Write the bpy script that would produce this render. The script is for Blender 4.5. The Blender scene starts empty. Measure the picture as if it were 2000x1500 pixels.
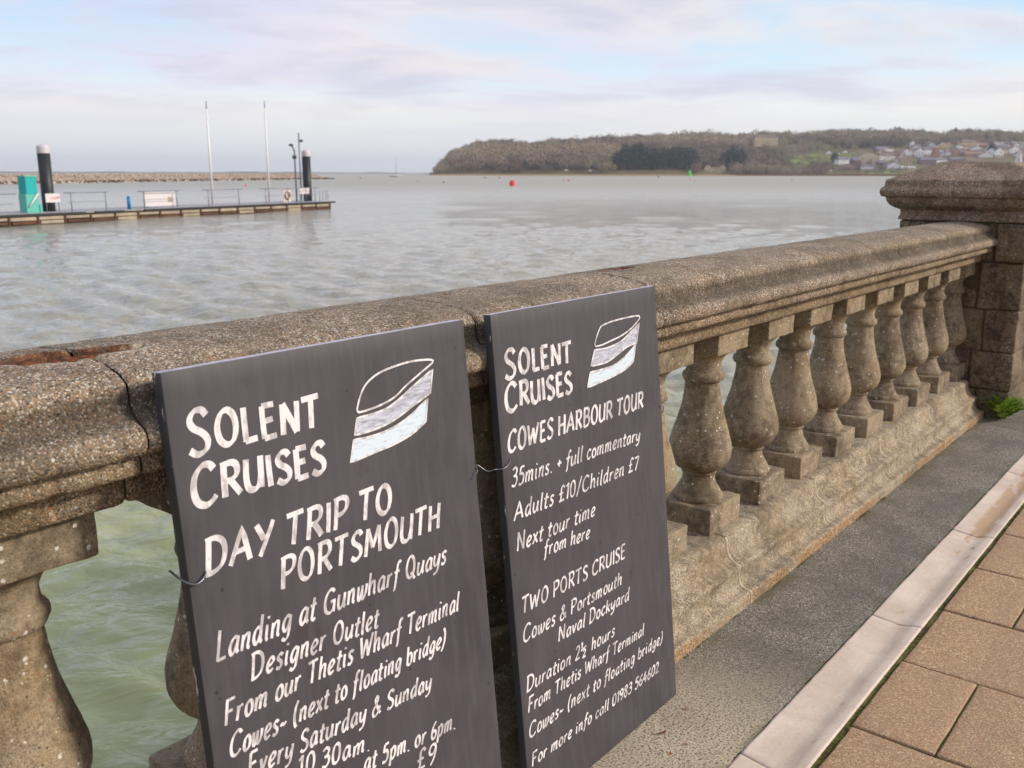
import bpy, bmesh, math, random
import numpy as np
from mathutils import Vector, Matrix, Euler
random.seed(11); rng = np.random.default_rng(11)
S = bpy.context.scene; C = S.collection
R = math.radians
# ------------------------------------------------------------------ camera
CAM_H = 1.32; FPX = 1830.0; PITCH = math.atan(412/FPX); YAW = math.atan(1515/math.hypot(FPX, 412)); ROLL = 0.0015
cd = bpy.data.cameras.new('camera'); cam = bpy.data.objects.new('camera', cd); C.objects.link(cam)
cd.sensor_width = 36; cd.lens = 36*FPX/2000; cd.clip_start = .05; cd.clip_end = 20000
Fv = Vector((math.cos(YAW), math.sin(YAW), 0)); Rv = Vector((math.sin(YAW), -math.cos(YAW), 0)); Uv = Vector((0, 0, 1))
fw = Fv*math.cos(PITCH) - Uv*math.sin(PITCH); up = Fv*math.sin(PITCH) + Uv*math.cos(PITCH)
M = Matrix((Rv, up, -fw)).transposed() @ Matrix.Rotation(ROLL, 3, 'Z')
cam.matrix_world = Matrix.Translation((0, 0, CAM_H)) @ M.to_4x4()
cd.dof.use_dof = True; cd.dof.focus_distance = 2.1; cd.dof.aperture_fstop = 8.5
S.camera = cam
# ------------------------------------------------------------------ exposure
S.view_settings.view_transform = 'Standard'; S.view_settings.look = 'None'
S.view_settings.exposure = 0.14; S.view_settings.gamma = 1; S.view_settings.use_curve_mapping = False
# ------------------------------------------------------------------ sun
SUN_EL = R(27); SUN_AZ = R(-57)          # azimuth measured from +X
sd = bpy.data.lights.new('sun', 'SUN'); sun = bpy.data.objects.new('sun', sd); C.objects.link(sun)
sd.energy = 3.3; sd.angle = R(7); sd.color = (1.0, .91, .80)
sdir = Vector((math.cos(SUN_AZ)*math.cos(SUN_EL), math.sin(SUN_AZ)*math.cos(SUN_EL), math.sin(SUN_EL)))
sun.rotation_euler = sdir.to_track_quat('Z', 'Y').to_euler()
# ------------------------------------------------------------------ node helpers
class NT:
    def __init__(s, nt): s.nt = nt; s.n = nt.nodes; s.l = nt.links
    def node(s, t, **kw):
        n = s.n.new(t)
        for k, v in kw.items(): setattr(n, k, v)
        return n
    def put(s, sock, v):
        if isinstance(v, bpy.types.NodeSocket): s.l.new(v, sock)
        elif v is not None:
            try: sock.default_value = v
            except Exception: sock.default_value = (*v, 1.0)
    def math(s, op, a, b=None, c=None, clamp=False):
        n = s.node('ShaderNodeMath', operation=op); n.use_clamp = clamp
        s.put(n.inputs[0], a); s.put(n.inputs[1], b)
        if c is not None: s.put(n.inputs[2], c)
        return n.outputs[0]
    def vmath(s, op, a, b=None):
        n = s.node('ShaderNodeVectorMath', operation=op); s.put(n.inputs[0], a)
        if b is not None: s.put(n.inputs[1], b)
        return n.outputs[0]
    def mix(s, f, a, b, blend='MIX'):
        n = s.node('ShaderNodeMix', data_type='RGBA', blend_type=blend); n.clamp_factor = True
        s.put(n.inputs[0], f); s.put(n.inputs[6], c4(a)); s.put(n.inputs[7], c4(b)); return n.outputs[2]
    def noise(s, vec, scale, detail=3, rough=.55, dist=0.0):
        n = s.node('ShaderNodeTexNoise'); s.put(n.inputs['Vector'], vec); n.inputs['Scale'].default_value = scale
        n.inputs['Detail'].default_value = detail; n.inputs['Roughness'].default_value = rough
        n.inputs['Distortion'].default_value = dist; return n.outputs['Fac']
    def voro(s, vec, scale, feat='F1', rand=1.0):
        n = s.node('ShaderNodeTexVoronoi', feature=feat); s.put(n.inputs['Vector'], vec)
        n.inputs['Scale'].default_value = scale; n.inputs['Randomness'].default_value = rand; return n
    def ramp(s, f, stops, interp='LINEAR'):
        n = s.node('ShaderNodeValToRGB'); n.color_ramp.interpolation = interp; cr = n.color_ramp
        while len(cr.elements) < len(stops): cr.elements.new(.5)
        for e, (p, col) in zip(cr.elements, stops):
            e.position = p; e.color = c4(col) if not isinstance(col, (int, float)) else (col, col, col, 1)
        s.put(n.inputs[0], f); return n.outputs[0]
    def step(s, f, a, b):
        n = s.node('ShaderNodeMapRange'); n.interpolation_type = 'SMOOTHSTEP'; s.put(n.inputs[0], f)
        n.inputs[1].default_value = a; n.inputs[2].default_value = b; return n.outputs[0]
    def pos(s): return s.node('ShaderNodeNewGeometry').outputs['Position']
    def sep(s, v):
        n = s.node('ShaderNodeSeparateXYZ'); s.put(n.inputs[0], v); return n.outputs
    def comb(s, x, y, z):
        n = s.node('ShaderNodeCombineXYZ'); s.put(n.inputs[0], x); s.put(n.inputs[1], y); s.put(n.inputs[2], z); return n.outputs[0]
    def scl(s, v, xyz): return s.vmath('MULTIPLY', v, xyz)
    def bump(s, h, strength, dist, normal=None):
        n = s.node('ShaderNodeBump'); s.put(n.inputs['Height'], h); n.inputs['Strength'].default_value = strength
        n.inputs['Distance'].default_value = dist
        if normal is not None: s.put(n.inputs['Normal'], normal)
        return n.outputs[0]
def c4(v):
    if isinstance(v, bpy.types.NodeSocket): return v
    return tuple(v) if len(v) == 4 else (*v, 1.0)
def srgb(r, g, b):
    f = lambda c: (c/255/12.92) if c/255 <= .04045 else ((c/255+.055)/1.055)**2.4
    return (f(r), f(g), f(b), 1.0)
def material(name):
    m = bpy.data.materials.new(name); m.use_nodes = True; t = NT(m.node_tree)
    b = t.n['Principled BSDF']; return m, t, b
def finish(t, b, col, rough, normal=None, spec=.5, metal=0):
    t.put(b.inputs['Base Color'], c4(col) if not isinstance(col, bpy.types.NodeSocket) else col)
    t.put(b.inputs['Roughness'], rough); b.inputs['Metallic'].default_value = metal
    b.inputs['Specular IOR Level'].default_value = spec
    if normal is not None: t.put(b.inputs['Normal'], normal)
def simple(name, col, rough=.7, metal=0, var=.15, scale=8, spec=.4, bump=0):
    m, t, b = material(name); p = t.pos(); n = t.noise(p, scale, 4)
    cc = t.mix(t.ramp(n, [(.3, 0.0), (.7, 1.0)]), [x*(1-var) for x in col[:3]], [min(1, x*(1+var)) for x in col[:3]])
    finish(t, b, cc, rough, t.bump(t.noise(p, scale*12, 3), bump, .002) if bump else None, spec, metal); return m
# ------------------------------------------------------------------ world: bright sky seen through thin pastel cloud
W = bpy.data.worlds.new('World'); S.world = W; W.use_nodes = True; t = NT(W.node_tree); t.n.clear()
out = t.node('ShaderNodeOutputWorld')
sky = t.node('ShaderNodeTexSky'); sky.sky_type = 'NISHITA'; sky.sun_disc = False
sky.sun_elevation = SUN_EL; sky.sun_rotation = math.pi/2 - SUN_AZ; sky.altitude = 0; sky.air_density = 1; sky.dust_density = 2
bgA = t.node('ShaderNodeBackground'); t.put(bgA.inputs[0], sky.outputs[0]); bgA.inputs[1].default_value = .14
d = t.node('ShaderNodeTexCoord').outputs['Generated']; x, y, z = t.sep(d)
# turn the sky's axes so that streets of cloud lie across the view
ca, sa = math.cos(YAW), math.sin(YAW)
fx = t.math('ADD', t.math('MULTIPLY', x, ca), t.math('MULTIPLY', y, sa))
rx = t.math('SUBTRACT', t.math('MULTIPLY', x, sa), t.math('MULTIPLY', y, ca))
zz = t.math('ADD', t.math('MAXIMUM', z, 0.0), .10)
px_ = t.math('DIVIDE', rx, zz); py_ = t.math('DIVIDE', fx, zz)
pv = t.comb(px_, py_, 0.0)
n1 = t.noise(t.scl(pv, (.34, .42, 1)), 1.0, 7, .55, .35)
n2 = t.noise(t.vmath('ADD', t.scl(pv, (.9, 1.0, 1)), (7.3, 2.1, 3)), 1.0, 6, .6, .3)
n3 = t.noise(t.vmath('ADD', t.scl(pv, (.22, .3, 1)), (1.3, 12.1, 9)), 1.0, 4, .5, .2)
cover = t.step(t.math('ADD', t.math('MULTIPLY', n1, .7), t.math('MULTIPLY', n2, .3)), .39, .54)
el = t.math('MAXIMUM', z, 0.0)
blue = t.ramp(el, [(0.0, srgb(214, 217, 223)), (.03, srgb(226, 229, 232)), (.065, srgb(238, 240, 238)), (.10, srgb(210, 233, 247)), (.16, srgb(178, 216, 246)), (.4, srgb(190, 218, 246)), (1.0, srgb(160, 196, 236))])
ccol = t.mix(t.step(t.math('ADD', n3, t.math('MULTIPLY', rx, .16)), .42, .6), srgb(226, 218, 236), srgb(242, 232, 226))
ccol = t.mix(t.math('MULTIPLY', t.step(n2, .44, .66), .75), ccol, srgb(200, 198, 218))
lowfade = t.step(el, .015, .10)
col = t.mix(t.math('MULTIPLY', t.math('MULTIPLY', cover, lowfade), .9), blue, ccol)
bgB = t.node('ShaderNodeBackground'); t.put(bgB.inputs[0], col); bgB.inputs[1].default_value = 1.03
ms = t.node('ShaderNodeMixShader'); ms.inputs[0].default_value = .94
t.l.new(bgA.outputs[0], ms.inputs[1]); t.l.new(bgB.outputs[0], ms.inputs[2]); t.l.new(ms.outputs[0], out.inputs[0])
# ------------------------------------------------------------------ numpy noise and mesh helpers
def _h(i, j, k, s):
    n = (i.astype(np.int64)*374761393 + j.astype(np.int64)*668265263 + k.astype(np.int64)*2147483647 + s*1274126177) & 0xffffffff
    n = ((n ^ (n >> 13))*1274126177) & 0xffffffff; n = (n ^ (n >> 16)) & 0xffff
    return n/65535.0
def vnoise(p, f, seed=0):
    q = np.asarray(p, float)*f; i = np.floor(q).astype(np.int64); u = q-i; u = u*u*(3-2*u); r = 0
    for a in (0, 1):
        for b in (0, 1):
            for c in (0, 1):
                w = (u[:, 0] if a else 1-u[:, 0])*(u[:, 1] if b else 1-u[:, 1])*(u[:, 2] if c else 1-u[:, 2])
                r = r + w*_h(i[:, 0]+a, i[:, 1]+b, i[:, 2]+c, seed)
    return r*2-1
def fbm(p, f, seed=0, o=3):
    return sum(vnoise(p, f*2**k, seed+k)*.5**k for k in range(o))
def tag(o, label=None, cat=None, group=None, kind=None):
    if label: o['label'] = label
    if cat: o['category'] = cat
    if group: o['group'] = group
    if kind: o['kind'] = kind
    return o
def root(name, loc=(0, 0, 0), label=None, cat=None, group=None, kind=None, rz=0):
    o = bpy.data.objects.new(name, None); C.objects.link(o); o.location = loc; o.rotation_euler = (0, 0, rz)
    o.empty_display_size = .1
    return tag(o, label, cat, group, kind)
def me(name, V, F, mat, smooth=True, attr=None):
    m = bpy.data.meshes.new(name); V = np.asarray(V, float)
    m.from_pydata(V.tolist(), [], F if isinstance(F, list) else F.tolist()); m.validate(); m.materials.append(mat)
    m.polygons.foreach_set('use_smooth', [smooth]*len(m.polygons))
    if attr:
        for k, a in attr.items():
            at = m.attributes.new(k, 'FLOAT', 'POINT'); at.data.foreach_set('value', np.asarray(a, np.float32))
    m.update(); return m
def link(name, mesh, parent=None, loc=None):
    o = bpy.data.objects.new(name, mesh); C.objects.link(o)
    if parent is not None: o.parent = parent
    if loc is not None: o.location = loc
    return o
def grid_faces(nu, nv, wrapv=False, wrapu=False):
    a = np.arange(nu-1+wrapu)[:, None]; b = np.arange(nv-1+wrapv)[None, :]
    a2 = (a+1) % nu; b2 = (b+1) % nv
    f = np.stack([a*nv+b+0*a, a2*nv+b, a2*nv+b2, a*nv+b2+0*b], -1).reshape(-1, 4); return f
def rbox(lo, hi, r=.006, step=.02, amp=.0, freq=30, seed=0):
    """stone block with worn edges: box lattice whose corners are rounded, then roughened"""
    lo = np.array(lo, float); hi = np.array(hi, float); V = []; Fc = []; off = 0; cen = (lo+hi)/2
    for ax in range(3):
        for sgn in (0, 1):
            u, v = (ax+1) % 3, (ax+2) % 3
            def cuts(k):
                L = hi[k]-lo[k]; n = max(1, min(60, int(round((L-2*r)/step))))
                return np.concatenate([[lo[k], lo[k]+r*.3], np.linspace(lo[k]+r, hi[k]-r, n+1), [hi[k]-r*.3, hi[k]]])
            cu, cv = cuts(u), cuts(v); nu, nv = len(cu), len(cv)
            P = np.zeros((nu, nv, 3)); P[..., u] = cu[:, None]; P[..., v] = cv[None, :]; P[..., ax] = hi[ax] if sgn else lo[ax]
            V.append(P.reshape(-1, 3)); f = grid_faces(nu, nv)+off
            if not sgn: f = f[:, ::-1]
            Fc.append(f); off += nu*nv
    V = np.concatenate(V); Fc = np.concatenate(Fc)
    inner = np.clip(V, lo+r, hi-r); dd = V-inner; l = np.linalg.norm(dd, axis=1, keepdims=True)
    nrm = dd/np.maximum(l, 1e-9); V = inner+nrm*r
    if amp: V = V + nrm*(fbm(V, freq, seed, 3)*amp)[:, None] - nrm*(np.clip(fbm(V, freq*.4, seed+9, 2)-.25, 0, 1)*amp*2.5)[:, None]
    key = np.round(V/1e-5).astype(np.int64); _, idx, inv = np.unique(key, axis=0, return_index=True, return_inverse=True)
    inv = inv.reshape(-1); V = V[idx]; Fc = inv[Fc]
    return V, Fc
def join(parts):
    V, F, o = [], [], 0
    for v, f in parts:
        v = np.asarray(v, float); V.append(v); F += [[i+o for i in q] for q in (f.tolist() if hasattr(f, 'tolist') else f)]; o += len(v)
    return np.concatenate(V), F
def box(lo, hi):
    x0, y0, z0 = lo; x1, y1, z1 = hi
    return np.array([(x0,y0,z0),(x1,y0,z0),(x1,y1,z0),(x0,y1,z0),(x0,y0,z1),(x1,y0,z1),(x1,y1,z1),(x0,y1,z1)], float), [[0,3,2,1],[4,5,6,7],[0,1,5,4],[1,2,6,5],[2,3,7,6],[3,0,4,7]]
def tube(pts, r, n=8, caps=True, r1=None):
    P = [Vector(p) for p in pts]; V = []; F = []
    for i, p in enumerate(P):
        tdir = (P[min(i+1, len(P)-1)]-P[max(i-1, 0)]).normalized()
        a = tdir.orthogonal().normalized() if i == 0 else (a - tdir*a.dot(tdir)).normalized()
        b = tdir.cross(a); rr = r if r1 is None else r+(r1-r)*i/(len(P)-1)
        for k in range(n):
            an = 2*math.pi*k/n; V.append(p+(a*math.cos(an)+b*math.sin(an))*rr)
    for i in range(len(P)-1):
        for k in range(n): F.append([i*n+k, i*n+(k+1) % n, (i+1)*n+(k+1) % n, (i+1)*n+k])
    if caps: F.append(list(range(n))[::-1]); F.append([(len(P)-1)*n+k for k in range(n)])
    return np.array([tuple(v) for v in V]), F
def lathe(prof, cx, cy, n=48):
    a = np.arange(n)*2*math.pi/n; prof = np.array(prof)
    V = np.stack([cx+prof[:, None, 0]*np.cos(a), cy+prof[:, None, 0]*np.sin(a), prof[:, None, 1]+0*a], -1).reshape(-1, 3)
    return V, grid_faces(len(prof), n, wrapv=True)[:, ::-1]
def smoothpoly(pts, n=6, closed=False):
    p = np.array(pts, float); m = len(p); outp = []
    for i in range(m if closed else m-1):
        g = lambda k: p[k % m] if closed else p[min(max(k, 0), m-1)]
        p0, p1, p2, p3 = g(i-1), g(i), g(i+1), g(i+2)
        for j in range(n):
            u = j/n; outp.append(.5*((2*p1)+(-p0+p2)*u+(2*p0-5*p1+4*p2-p3)*u*u+(-p0+3*p1-3*p2+p3)*u**3))
    outp.append(p[0] if closed else p[-1]); return np.array(outp)
# ------------------------------------------------------------------ materials: stone
def stone_mat(name, pebble, cols, base, dark, ochre, darkamt=.5, ochreamt=.4, white=.5, bump=.5, contrast=1.0, rust=False, zo=None, shade_soot=None, band=None, drip=.38):
    m, t, b = material(name); p = t.pos()
    dn = t.node('ShaderNodeTexNoise'); t.put(dn.inputs['Vector'], p); dn.inputs['Scale'].default_value = pebble*.9; dn.inputs['Detail'].default_value = 2
    pw = t.vmath('ADD', p, t.scl(dn.outputs['Color'], (.55/pebble,)*3))
    v1 = t.voro(pw, pebble); v2 = t.voro(t.vmath('ADD', p, (3.1, .7, 1.9)), pebble*.42)
    s1 = t.sep(v1.outputs['Color']); s2 = t.sep(v2.outputs['Color'])
    c1 = t.ramp(s1[0], cols, 'CONSTANT')
    c = t.mix(t.step(v1.outputs['Distance'], .74, .44), base, c1)                 # pebbles set in matrix
    worn = t.step(t.noise(t.vmath('ADD', p, (4, 8, 1)), 3.3, 5, .7, .4), .36, .62)                     # bald worn areas against open pebble
    c = t.mix(t.math('MULTIPLY', contrast, t.math('ADD', .45, t.math('MULTIPLY', worn, .55))), base, c)
    big = t.math('MULTIPLY', t.step(v2.outputs['Distance'], .34, .26), t.math('GREATER_THAN', s2[1], .93))
    c = t.mix(big, c, t.ramp(s2[0], [(0, srgb(150, 120, 92)), (.3, srgb(214, 200, 180)), (.55, srgb(170, 110, 80)), (.75, srgb(206, 206, 200))], 'CONSTANT'))
    # grime
    g = t.noise(p, 5, 6, .68, .3); g2 = t.noise(p, 40, 4, .65)
    gm = t.step(t.math('ADD', t.math('MULTIPLY', g, .6), t.math('MULTIPLY', g2, .4)), .42, .64)
    c = t.mix(t.math('MULTIPLY', gm, darkamt), c, t.mix(.35, dark, t.mix(1.0, dark, c, 'MULTIPLY')))
    o = t.noise(t.vmath('ADD', p, (9, 4, 2)), 5.5, 5, .6, .6); om = t.step(o, .48, .66)
    if zo: om = t.math('MAXIMUM', t.math('MULTIPLY', om, .6), t.math('MULTIPLY', t.step(t.sep(p)[2], zo[0], zo[1]), t.step(o, .30, .5)))
    c = t.mix(t.math('MULTIPLY', om, ochreamt), c, t.mix(.6, ochre, t.mix(1.0, c, ochre, 'OVERLAY')))
    if shade_soot:                                                      # shade painted into the moulding's hollow as a dark band, with some grime
        sz = t.sep(p)[2]; sm_ = t.math('MULTIPLY', t.step(sz, shade_soot[0]-.014, shade_soot[0]+.004), t.step(sz, shade_soot[1]+.022, shade_soot[1]))
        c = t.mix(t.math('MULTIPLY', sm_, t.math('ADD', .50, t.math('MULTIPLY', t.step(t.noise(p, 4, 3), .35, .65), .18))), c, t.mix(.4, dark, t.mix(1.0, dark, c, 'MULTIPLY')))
    if band:                                                      # rusty pebbles left bare on the foot band
        bm_ = t.math('MULTIPLY', t.step(t.sep(p)[2], band+.006, band-.004), t.step(t.noise(t.vmath('ADD', p, (2, 0, 0)), 2.6, 2), .42, .52))
        c = t.mix(t.math('MULTIPLY', bm_, .6), c, t.ramp(s1[2], [(0, srgb(120, 74, 40)), (.3, srgb(168, 120, 70)), (.55, srgb(90, 60, 36)), (.75, srgb(196, 160, 110))], 'CONSTANT'))
    dr = t.noise(t.scl(p, (26, 26, 2.6)), 1.0, 4, .65); c = t.mix(t.math('MULTIPLY', t.step(dr, .54, .72), drip), c, dark)     # drips run down the stone
    # pale lichen spots
    w = t.voro(t.vmath('ADD', p, t.scl(t.comb(g, g2, g), (.03, .03, .03))), 70)
    wm = t.math('MULTIPLY', t.step(w.outputs['Distance'], .30, .18), t.math('GREATER_THAN', t.math('ADD', t.sep(w.outputs['Color'])[0], t.math('MULTIPLY', t.noise(p, 9, 2), .6)), 1.18))
    c = t.mix(t.math('MULTIPLY', wm, white), c, srgb(205, 200, 186))
    pits = t.voro(t.vmath('ADD', p, (5, 5, 5)), 95); pm = t.math('MULTIPLY', t.step(pits.outputs['Distance'], .24, .12), t.math('GREATER_THAN', t.sep(pits.outputs['Color'])[0], .86))
    c = t.mix(t.math('MULTIPLY', pm, .7), c, srgb(44, 36, 28))
    if rust:
        a = t.node('ShaderNodeAttribute'); a.attribute_name = 'rust'
        rn = t.noise(p, 60, 4)
        c = t.mix(a.outputs['Fac'], c, t.ramp(rn, [(.3, srgb(42, 28, 22)), (.46, srgb(78, 50, 36)), (.58, srgb(112, 74, 50)), (.72, srgb(166, 138, 106))]))
        a2 = t.node('ShaderNodeAttribute'); a2.attribute_name = 'pale'
        c = t.mix(t.math('MULTIPLY', a2.outputs['Fac'], .75), c, srgb(206, 188, 160))
    h = t.math('SUBTRACT', 1.0, t.step(v1.outputs['Distance'], .15, .75))
    h = t.math('ADD', h, t.math('MULTIPLY', s1[1], .5)); h = t.math('SUBTRACT', h, t.math('MULTIPLY', pm, 2.5))
    nb = t.bump(t.noise(p, 45, 5, .6), .35, .006); nb = t.bump(h, bump, .0016, nb)
    finish(t, b, c, .88, nb, .25); return m
PEB = [(0, srgb(96, 76, 62)), (.14, srgb(150, 118, 92)), (.30, srgb(124, 104, 92)), (.42, srgb(190, 168, 144)), (.56, srgb(84, 72, 68)), (.66, srgb(168, 126, 92)), (.78, srgb(205, 196, 182)), (.86, srgb(140, 132, 126)), (.95, srgb(176, 98, 62))]
PEBF = [(0, srgb(128, 108, 86)), (.2, srgb(164, 142, 116)), (.42, srgb(142, 124, 100)), (.66, srgb(184, 164, 136)), (.86, srgb(98, 84, 68))]
PEB = [(0, srgb(122, 100, 84)), (.14, srgb(176, 148, 120)), (.28, srgb(140, 122, 108)), (.38, srgb(214, 196, 172)), (.52, srgb(70, 60, 54)), (.64, srgb(178, 146, 112)), (.76, srgb(226, 216, 202)), (.84, srgb(150, 140, 134)), (.97, srgb(160, 112, 84))]
PEBP = [(0, srgb(126, 110, 90)), (.2, srgb(180, 162, 134)), (.4, srgb(146, 130, 108)), (.6, srgb(196, 180, 152)), (.78, srgb(104, 90, 74)), (.93, srgb(214, 204, 184))]
m_cope = stone_mat('exposed aggregate coping', 300, PEB, srgb(126, 113, 92), srgb(56, 49, 39), srgb(160, 136, 86), .5, .3, .2, .8, 1.0, True, (.965, .90), shade_soot=(.985, 1.012), drip=.15)
m_bal = stone_mat('weathered cast stone', 330, PEBF, srgb(152, 137, 112), srgb(66, 57, 46), srgb(156, 132, 84), .7, .3, .95, .35, .75)
m_plin = stone_mat('pale rough plinth stone', 280, PEBP, srgb(160, 146, 122), srgb(84, 74, 60), srgb(160, 134, 88), .7, .3, .6, .45, 1.0, band=.036, drip=.08)
m_pier = stone_mat('dark sooty pier stone', 280, PEBF, srgb(106, 94, 76), srgb(40, 34, 29), srgb(112, 94, 54), .8, .5, .35, .4, .7)
m_cap = stone_mat('pier cap aggregate', 260, PEB, srgb(128, 110, 90), srgb(52, 42, 35), srgb(138, 104, 74), .55, .4, .3, .7, .8)
m_mort = simple('old mortar', srgb(82, 70, 52), .95, var=.3, scale=60)
m_mortpale = simple('pale mortar repair', srgb(170, 154, 130), .95, var=.25, scale=50, bump=.4)
# ------------------------------------------------------------------ SEA
def sea():
    H = -1.5
    rad = np.concatenate([np.linspace(1.2, 12, 260), 12*np.exp(np.linspace(0, math.log(7000/12), 820))[1:]])
    ang = np.linspace(R(-2), R(100), 760)
    # fine angular lattice over the harbour, coarse over the rest of the circle
    ang = np.concatenate([ang, np.linspace(R(100), R(358), 80)[1:-1]])
    rr, aa = np.meshgrid(rad, ang, indexing='ij'); X = rr*np.cos(aa); Y = rr*np.sin(aa)
    P = np.stack([X.ravel(), Y.ravel(), np.zeros(X.size)], 1); Z = np.zeros(len(P)); dist = rr.ravel()
    g = np.random.default_rng(5); wd = YAW+R(9)
    for k in range(46):
        L = .30*(1.105**k); a = wd+g.normal(0, .72); ph = g.uniform(0, 6.28); amp = .0150*L**.55*(.9 if L < .6 else 1.0 if L < 1.5 else .60 if L < 2.6 else .22 if L < 7 else .14)
        kx, ky = math.cos(a)*2*math.pi/L, math.sin(a)*2*math.pi/L
        th = kx*P[:, 0]+ky*P[:, 1]+ph + 1.3*vnoise(P, .35/L, 40+k)
        s = np.sin(th); fade = np.clip(1.6-dist*(dist*.0075+.02)/(L*9), 0, 1)      # drop waves the lattice cannot carry
        Z += amp*fade*(s + .28*np.cos(2*th))
    Z *= .85+.55*vnoise(P, .03, 3)
    P[:, 2] = H+Z
    return me('sea', P, grid_faces(len(rad), len(ang), wrapv=True)[:, ::-1], m_sea)
m_sea, t, b = material('murky green harbour water')
p = t.pos(); pl = t.scl(p, (1, 1, 0))
ang_ = t.node('ShaderNodeMapping'); ang_.inputs['Rotation'].default_value = (0, 0, -YAW-R(6)); t.l.new(pl, ang_.inputs['Vector'])
st = t.scl(ang_.outputs[0], (1.0, .55, 1))
w1 = t.noise(st, 3.2, 4, .55, .6); w2 = t.noise(st, 11.0, 3, .5, .3); w3 = t.noise(st, .9, 5, .6, .4)
hgt = t.math('ADD', t.math('MULTIPLY', w1, .13), t.math('ADD', t.math('MULTIPLY', w2, .018), t.math('ADD', t.math('MULTIPLY', w3, .12), t.math('MULTIPLY', t.noise(st, 1.7, 3, .5, .4), .22))))
nb = t.bump(hgt, .68, 1.0)
cw = t.mix(t.noise(pl, .05, 4), srgb(146, 140, 118), srgb(154, 149, 136))
dl = t.node('ShaderNodeVectorMath', operation='LENGTH'); t.l.new(pl, dl.inputs[0]); cw = t.mix(t.math('MULTIPLY', t.step(dl.outputs['Value'], 16, 5), .7), cw, srgb(140, 148, 92)); rg_ = t.math('ADD', .05, t.math('MULTIPLY', t.step(dl.outputs['Value'], 25, 260), .36))
finish(t, b, cw, rg_, nb, .5); b.inputs['IOR'].default_value = 1.45
tag(link('sea', sea()), kind='structure')
# ------------------------------------------------------------------ GROUND of the promenade
m_asph, t, b = material('grey green fine asphalt'); p = t.pos()
v = t.voro(p, 330); s_ = t.sep(v.outputs['Color'])
c = t.ramp(s_[0], [(0, srgb(90, 84, 74)), (.3, srgb(124, 117, 104)), (.6, srgb(152, 144, 130)), (.85, srgb(100, 94, 84)), (.95, srgb(190, 180, 162))], 'CONSTANT')
pn = t.noise(p, 5, 5, .6, .3); xx, yy, _ = t.sep(p)
c = t.mix(t.step(pn, .35, .65), c, t.mix(.5, c, srgb(84, 80, 72)))
near = t.math('MULTIPLY', t.step(xx, 2.6, 1.6), 1.0)
gr = t.mix(t.step(t.noise(p, 170, 4, .75), .48, .60), t.mix(t.step(pn, .3, .7), srgb(200, 184, 156), srgb(176, 162, 136)), srgb(92, 84, 70))
c = t.mix(t.math('MULTIPLY', t.step(t.math('ADD', near, t.math('MULTIPLY', pn, .9)), .60, 1.25), .9), c, gr)
rim = t.math('MAXIMUM', t.step(yy, 1.06, 1.13), t.step(yy, .835, .8)); c = t.mix(t.math('MULTIPLY', rim, t.math('MULTIPLY', t.step(pn, .4, .6), .6)), c, srgb(92, 88, 50))
finish(t, b, c, .9, t.bump(t.math('ADD', s_[1], t.math('MULTIPLY', t.noise(p, 60, 3), 2.0)), .5, .0016), .3)
m_gut, t, b = material('pale pink cast channel'); p = t.pos(); xx, yy, _ = t.sep(p)
n = t.noise(p, 7, 5, .55, .3); c = t.mix(t.step(n, .35, .65), srgb(192, 174, 156), srgb(208, 192, 175))
c = t.mix(t.math('MULTIPLY', t.step(t.noise(p, 120, 3), .5, .68), .25), c, srgb(160, 140, 124))
vall = t.math('MULTIPLY', t.step(yy, .765, .745), t.step(yy, .68, .70))
sand = t.math('MULTIPLY', vall, t.step(t.math('ADD', t.noise(t.scl(p, (.35, 1, 1)), 22, 4, .6, .3), t.math('MULTIPLY', t.step(t.math('ABSOLUTE', t.math('SUBTRACT', xx, 4.15)), .9, .2), .28)), .62, .74))
c = t.mix(t.math('MULTIPLY', sand, .75), c, srgb(172, 136, 96))
vst = t.math('MULTIPLY', vall, t.step(t.noise(t.scl(p, (.12, 1, 1)), 50, 3), .45, .62)); c = t.mix(t.math('MULTIPLY', vst, .15), c, srgb(170, 150, 138))
finish(t, b, c, .75, t.bump(t.noise(p, 90, 4), .25, .0015), .3)
m_pave, t, b = material('tan exposed aggregate paver'); p = t.pos(); v = t.voro(p, 300); s_ = t.sep(v.outputs['Color'])
oi = t.node('ShaderNodeObjectInfo').outputs['Random']
c = t.ramp(s_[0], [(0, srgb(154, 122, 94)), (.22, srgb(176, 146, 114)), (.46, srgb(192, 160, 124)), (.70, srgb(132, 104, 82)), (.82, srgb(220, 192, 150)), (.94, srgb(176, 108, 72)), (.97, srgb(228, 218, 204))], 'CONSTANT')
c = t.mix(.25, c, srgb(182, 148, 110)); c = t.mix(1.0, c, (.86, .85, .81), 'MULTIPLY'); c = t.mix(t.math('MULTIPLY', t.step(t.noise(p, 4, 5, .6, .3), .4, .62), .3), c, srgb(138, 114, 92))
c = t.mix(t.math('MULTIPLY', oi, .22), c, srgb(160, 128, 104))
finish(t, b, c, .85, t.bump(t.math('ADD', s_[1], t.math('MULTIPLY', t.noise(p, 50, 3), 1.5)), .5, .0012), .3)
m_moss, t, b = material('mossy joint dirt'); p = t.pos(); n = t.noise(p, 70, 4, .6)
c = t.mix(t.step(t.noise(p, 16, 4), .36, .58), srgb(72, 60, 46), srgb(96, 94, 48)); c = t.mix(t.step(n, .55, .7), c, srgb(110, 100, 72))
finish(t, b, c, .95, t.bump(n, .8, .006), .1)
m_wall = simple('sea wall masonry', srgb(96, 88, 70), .95, var=.35, scale=4, bump=.5)
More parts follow.
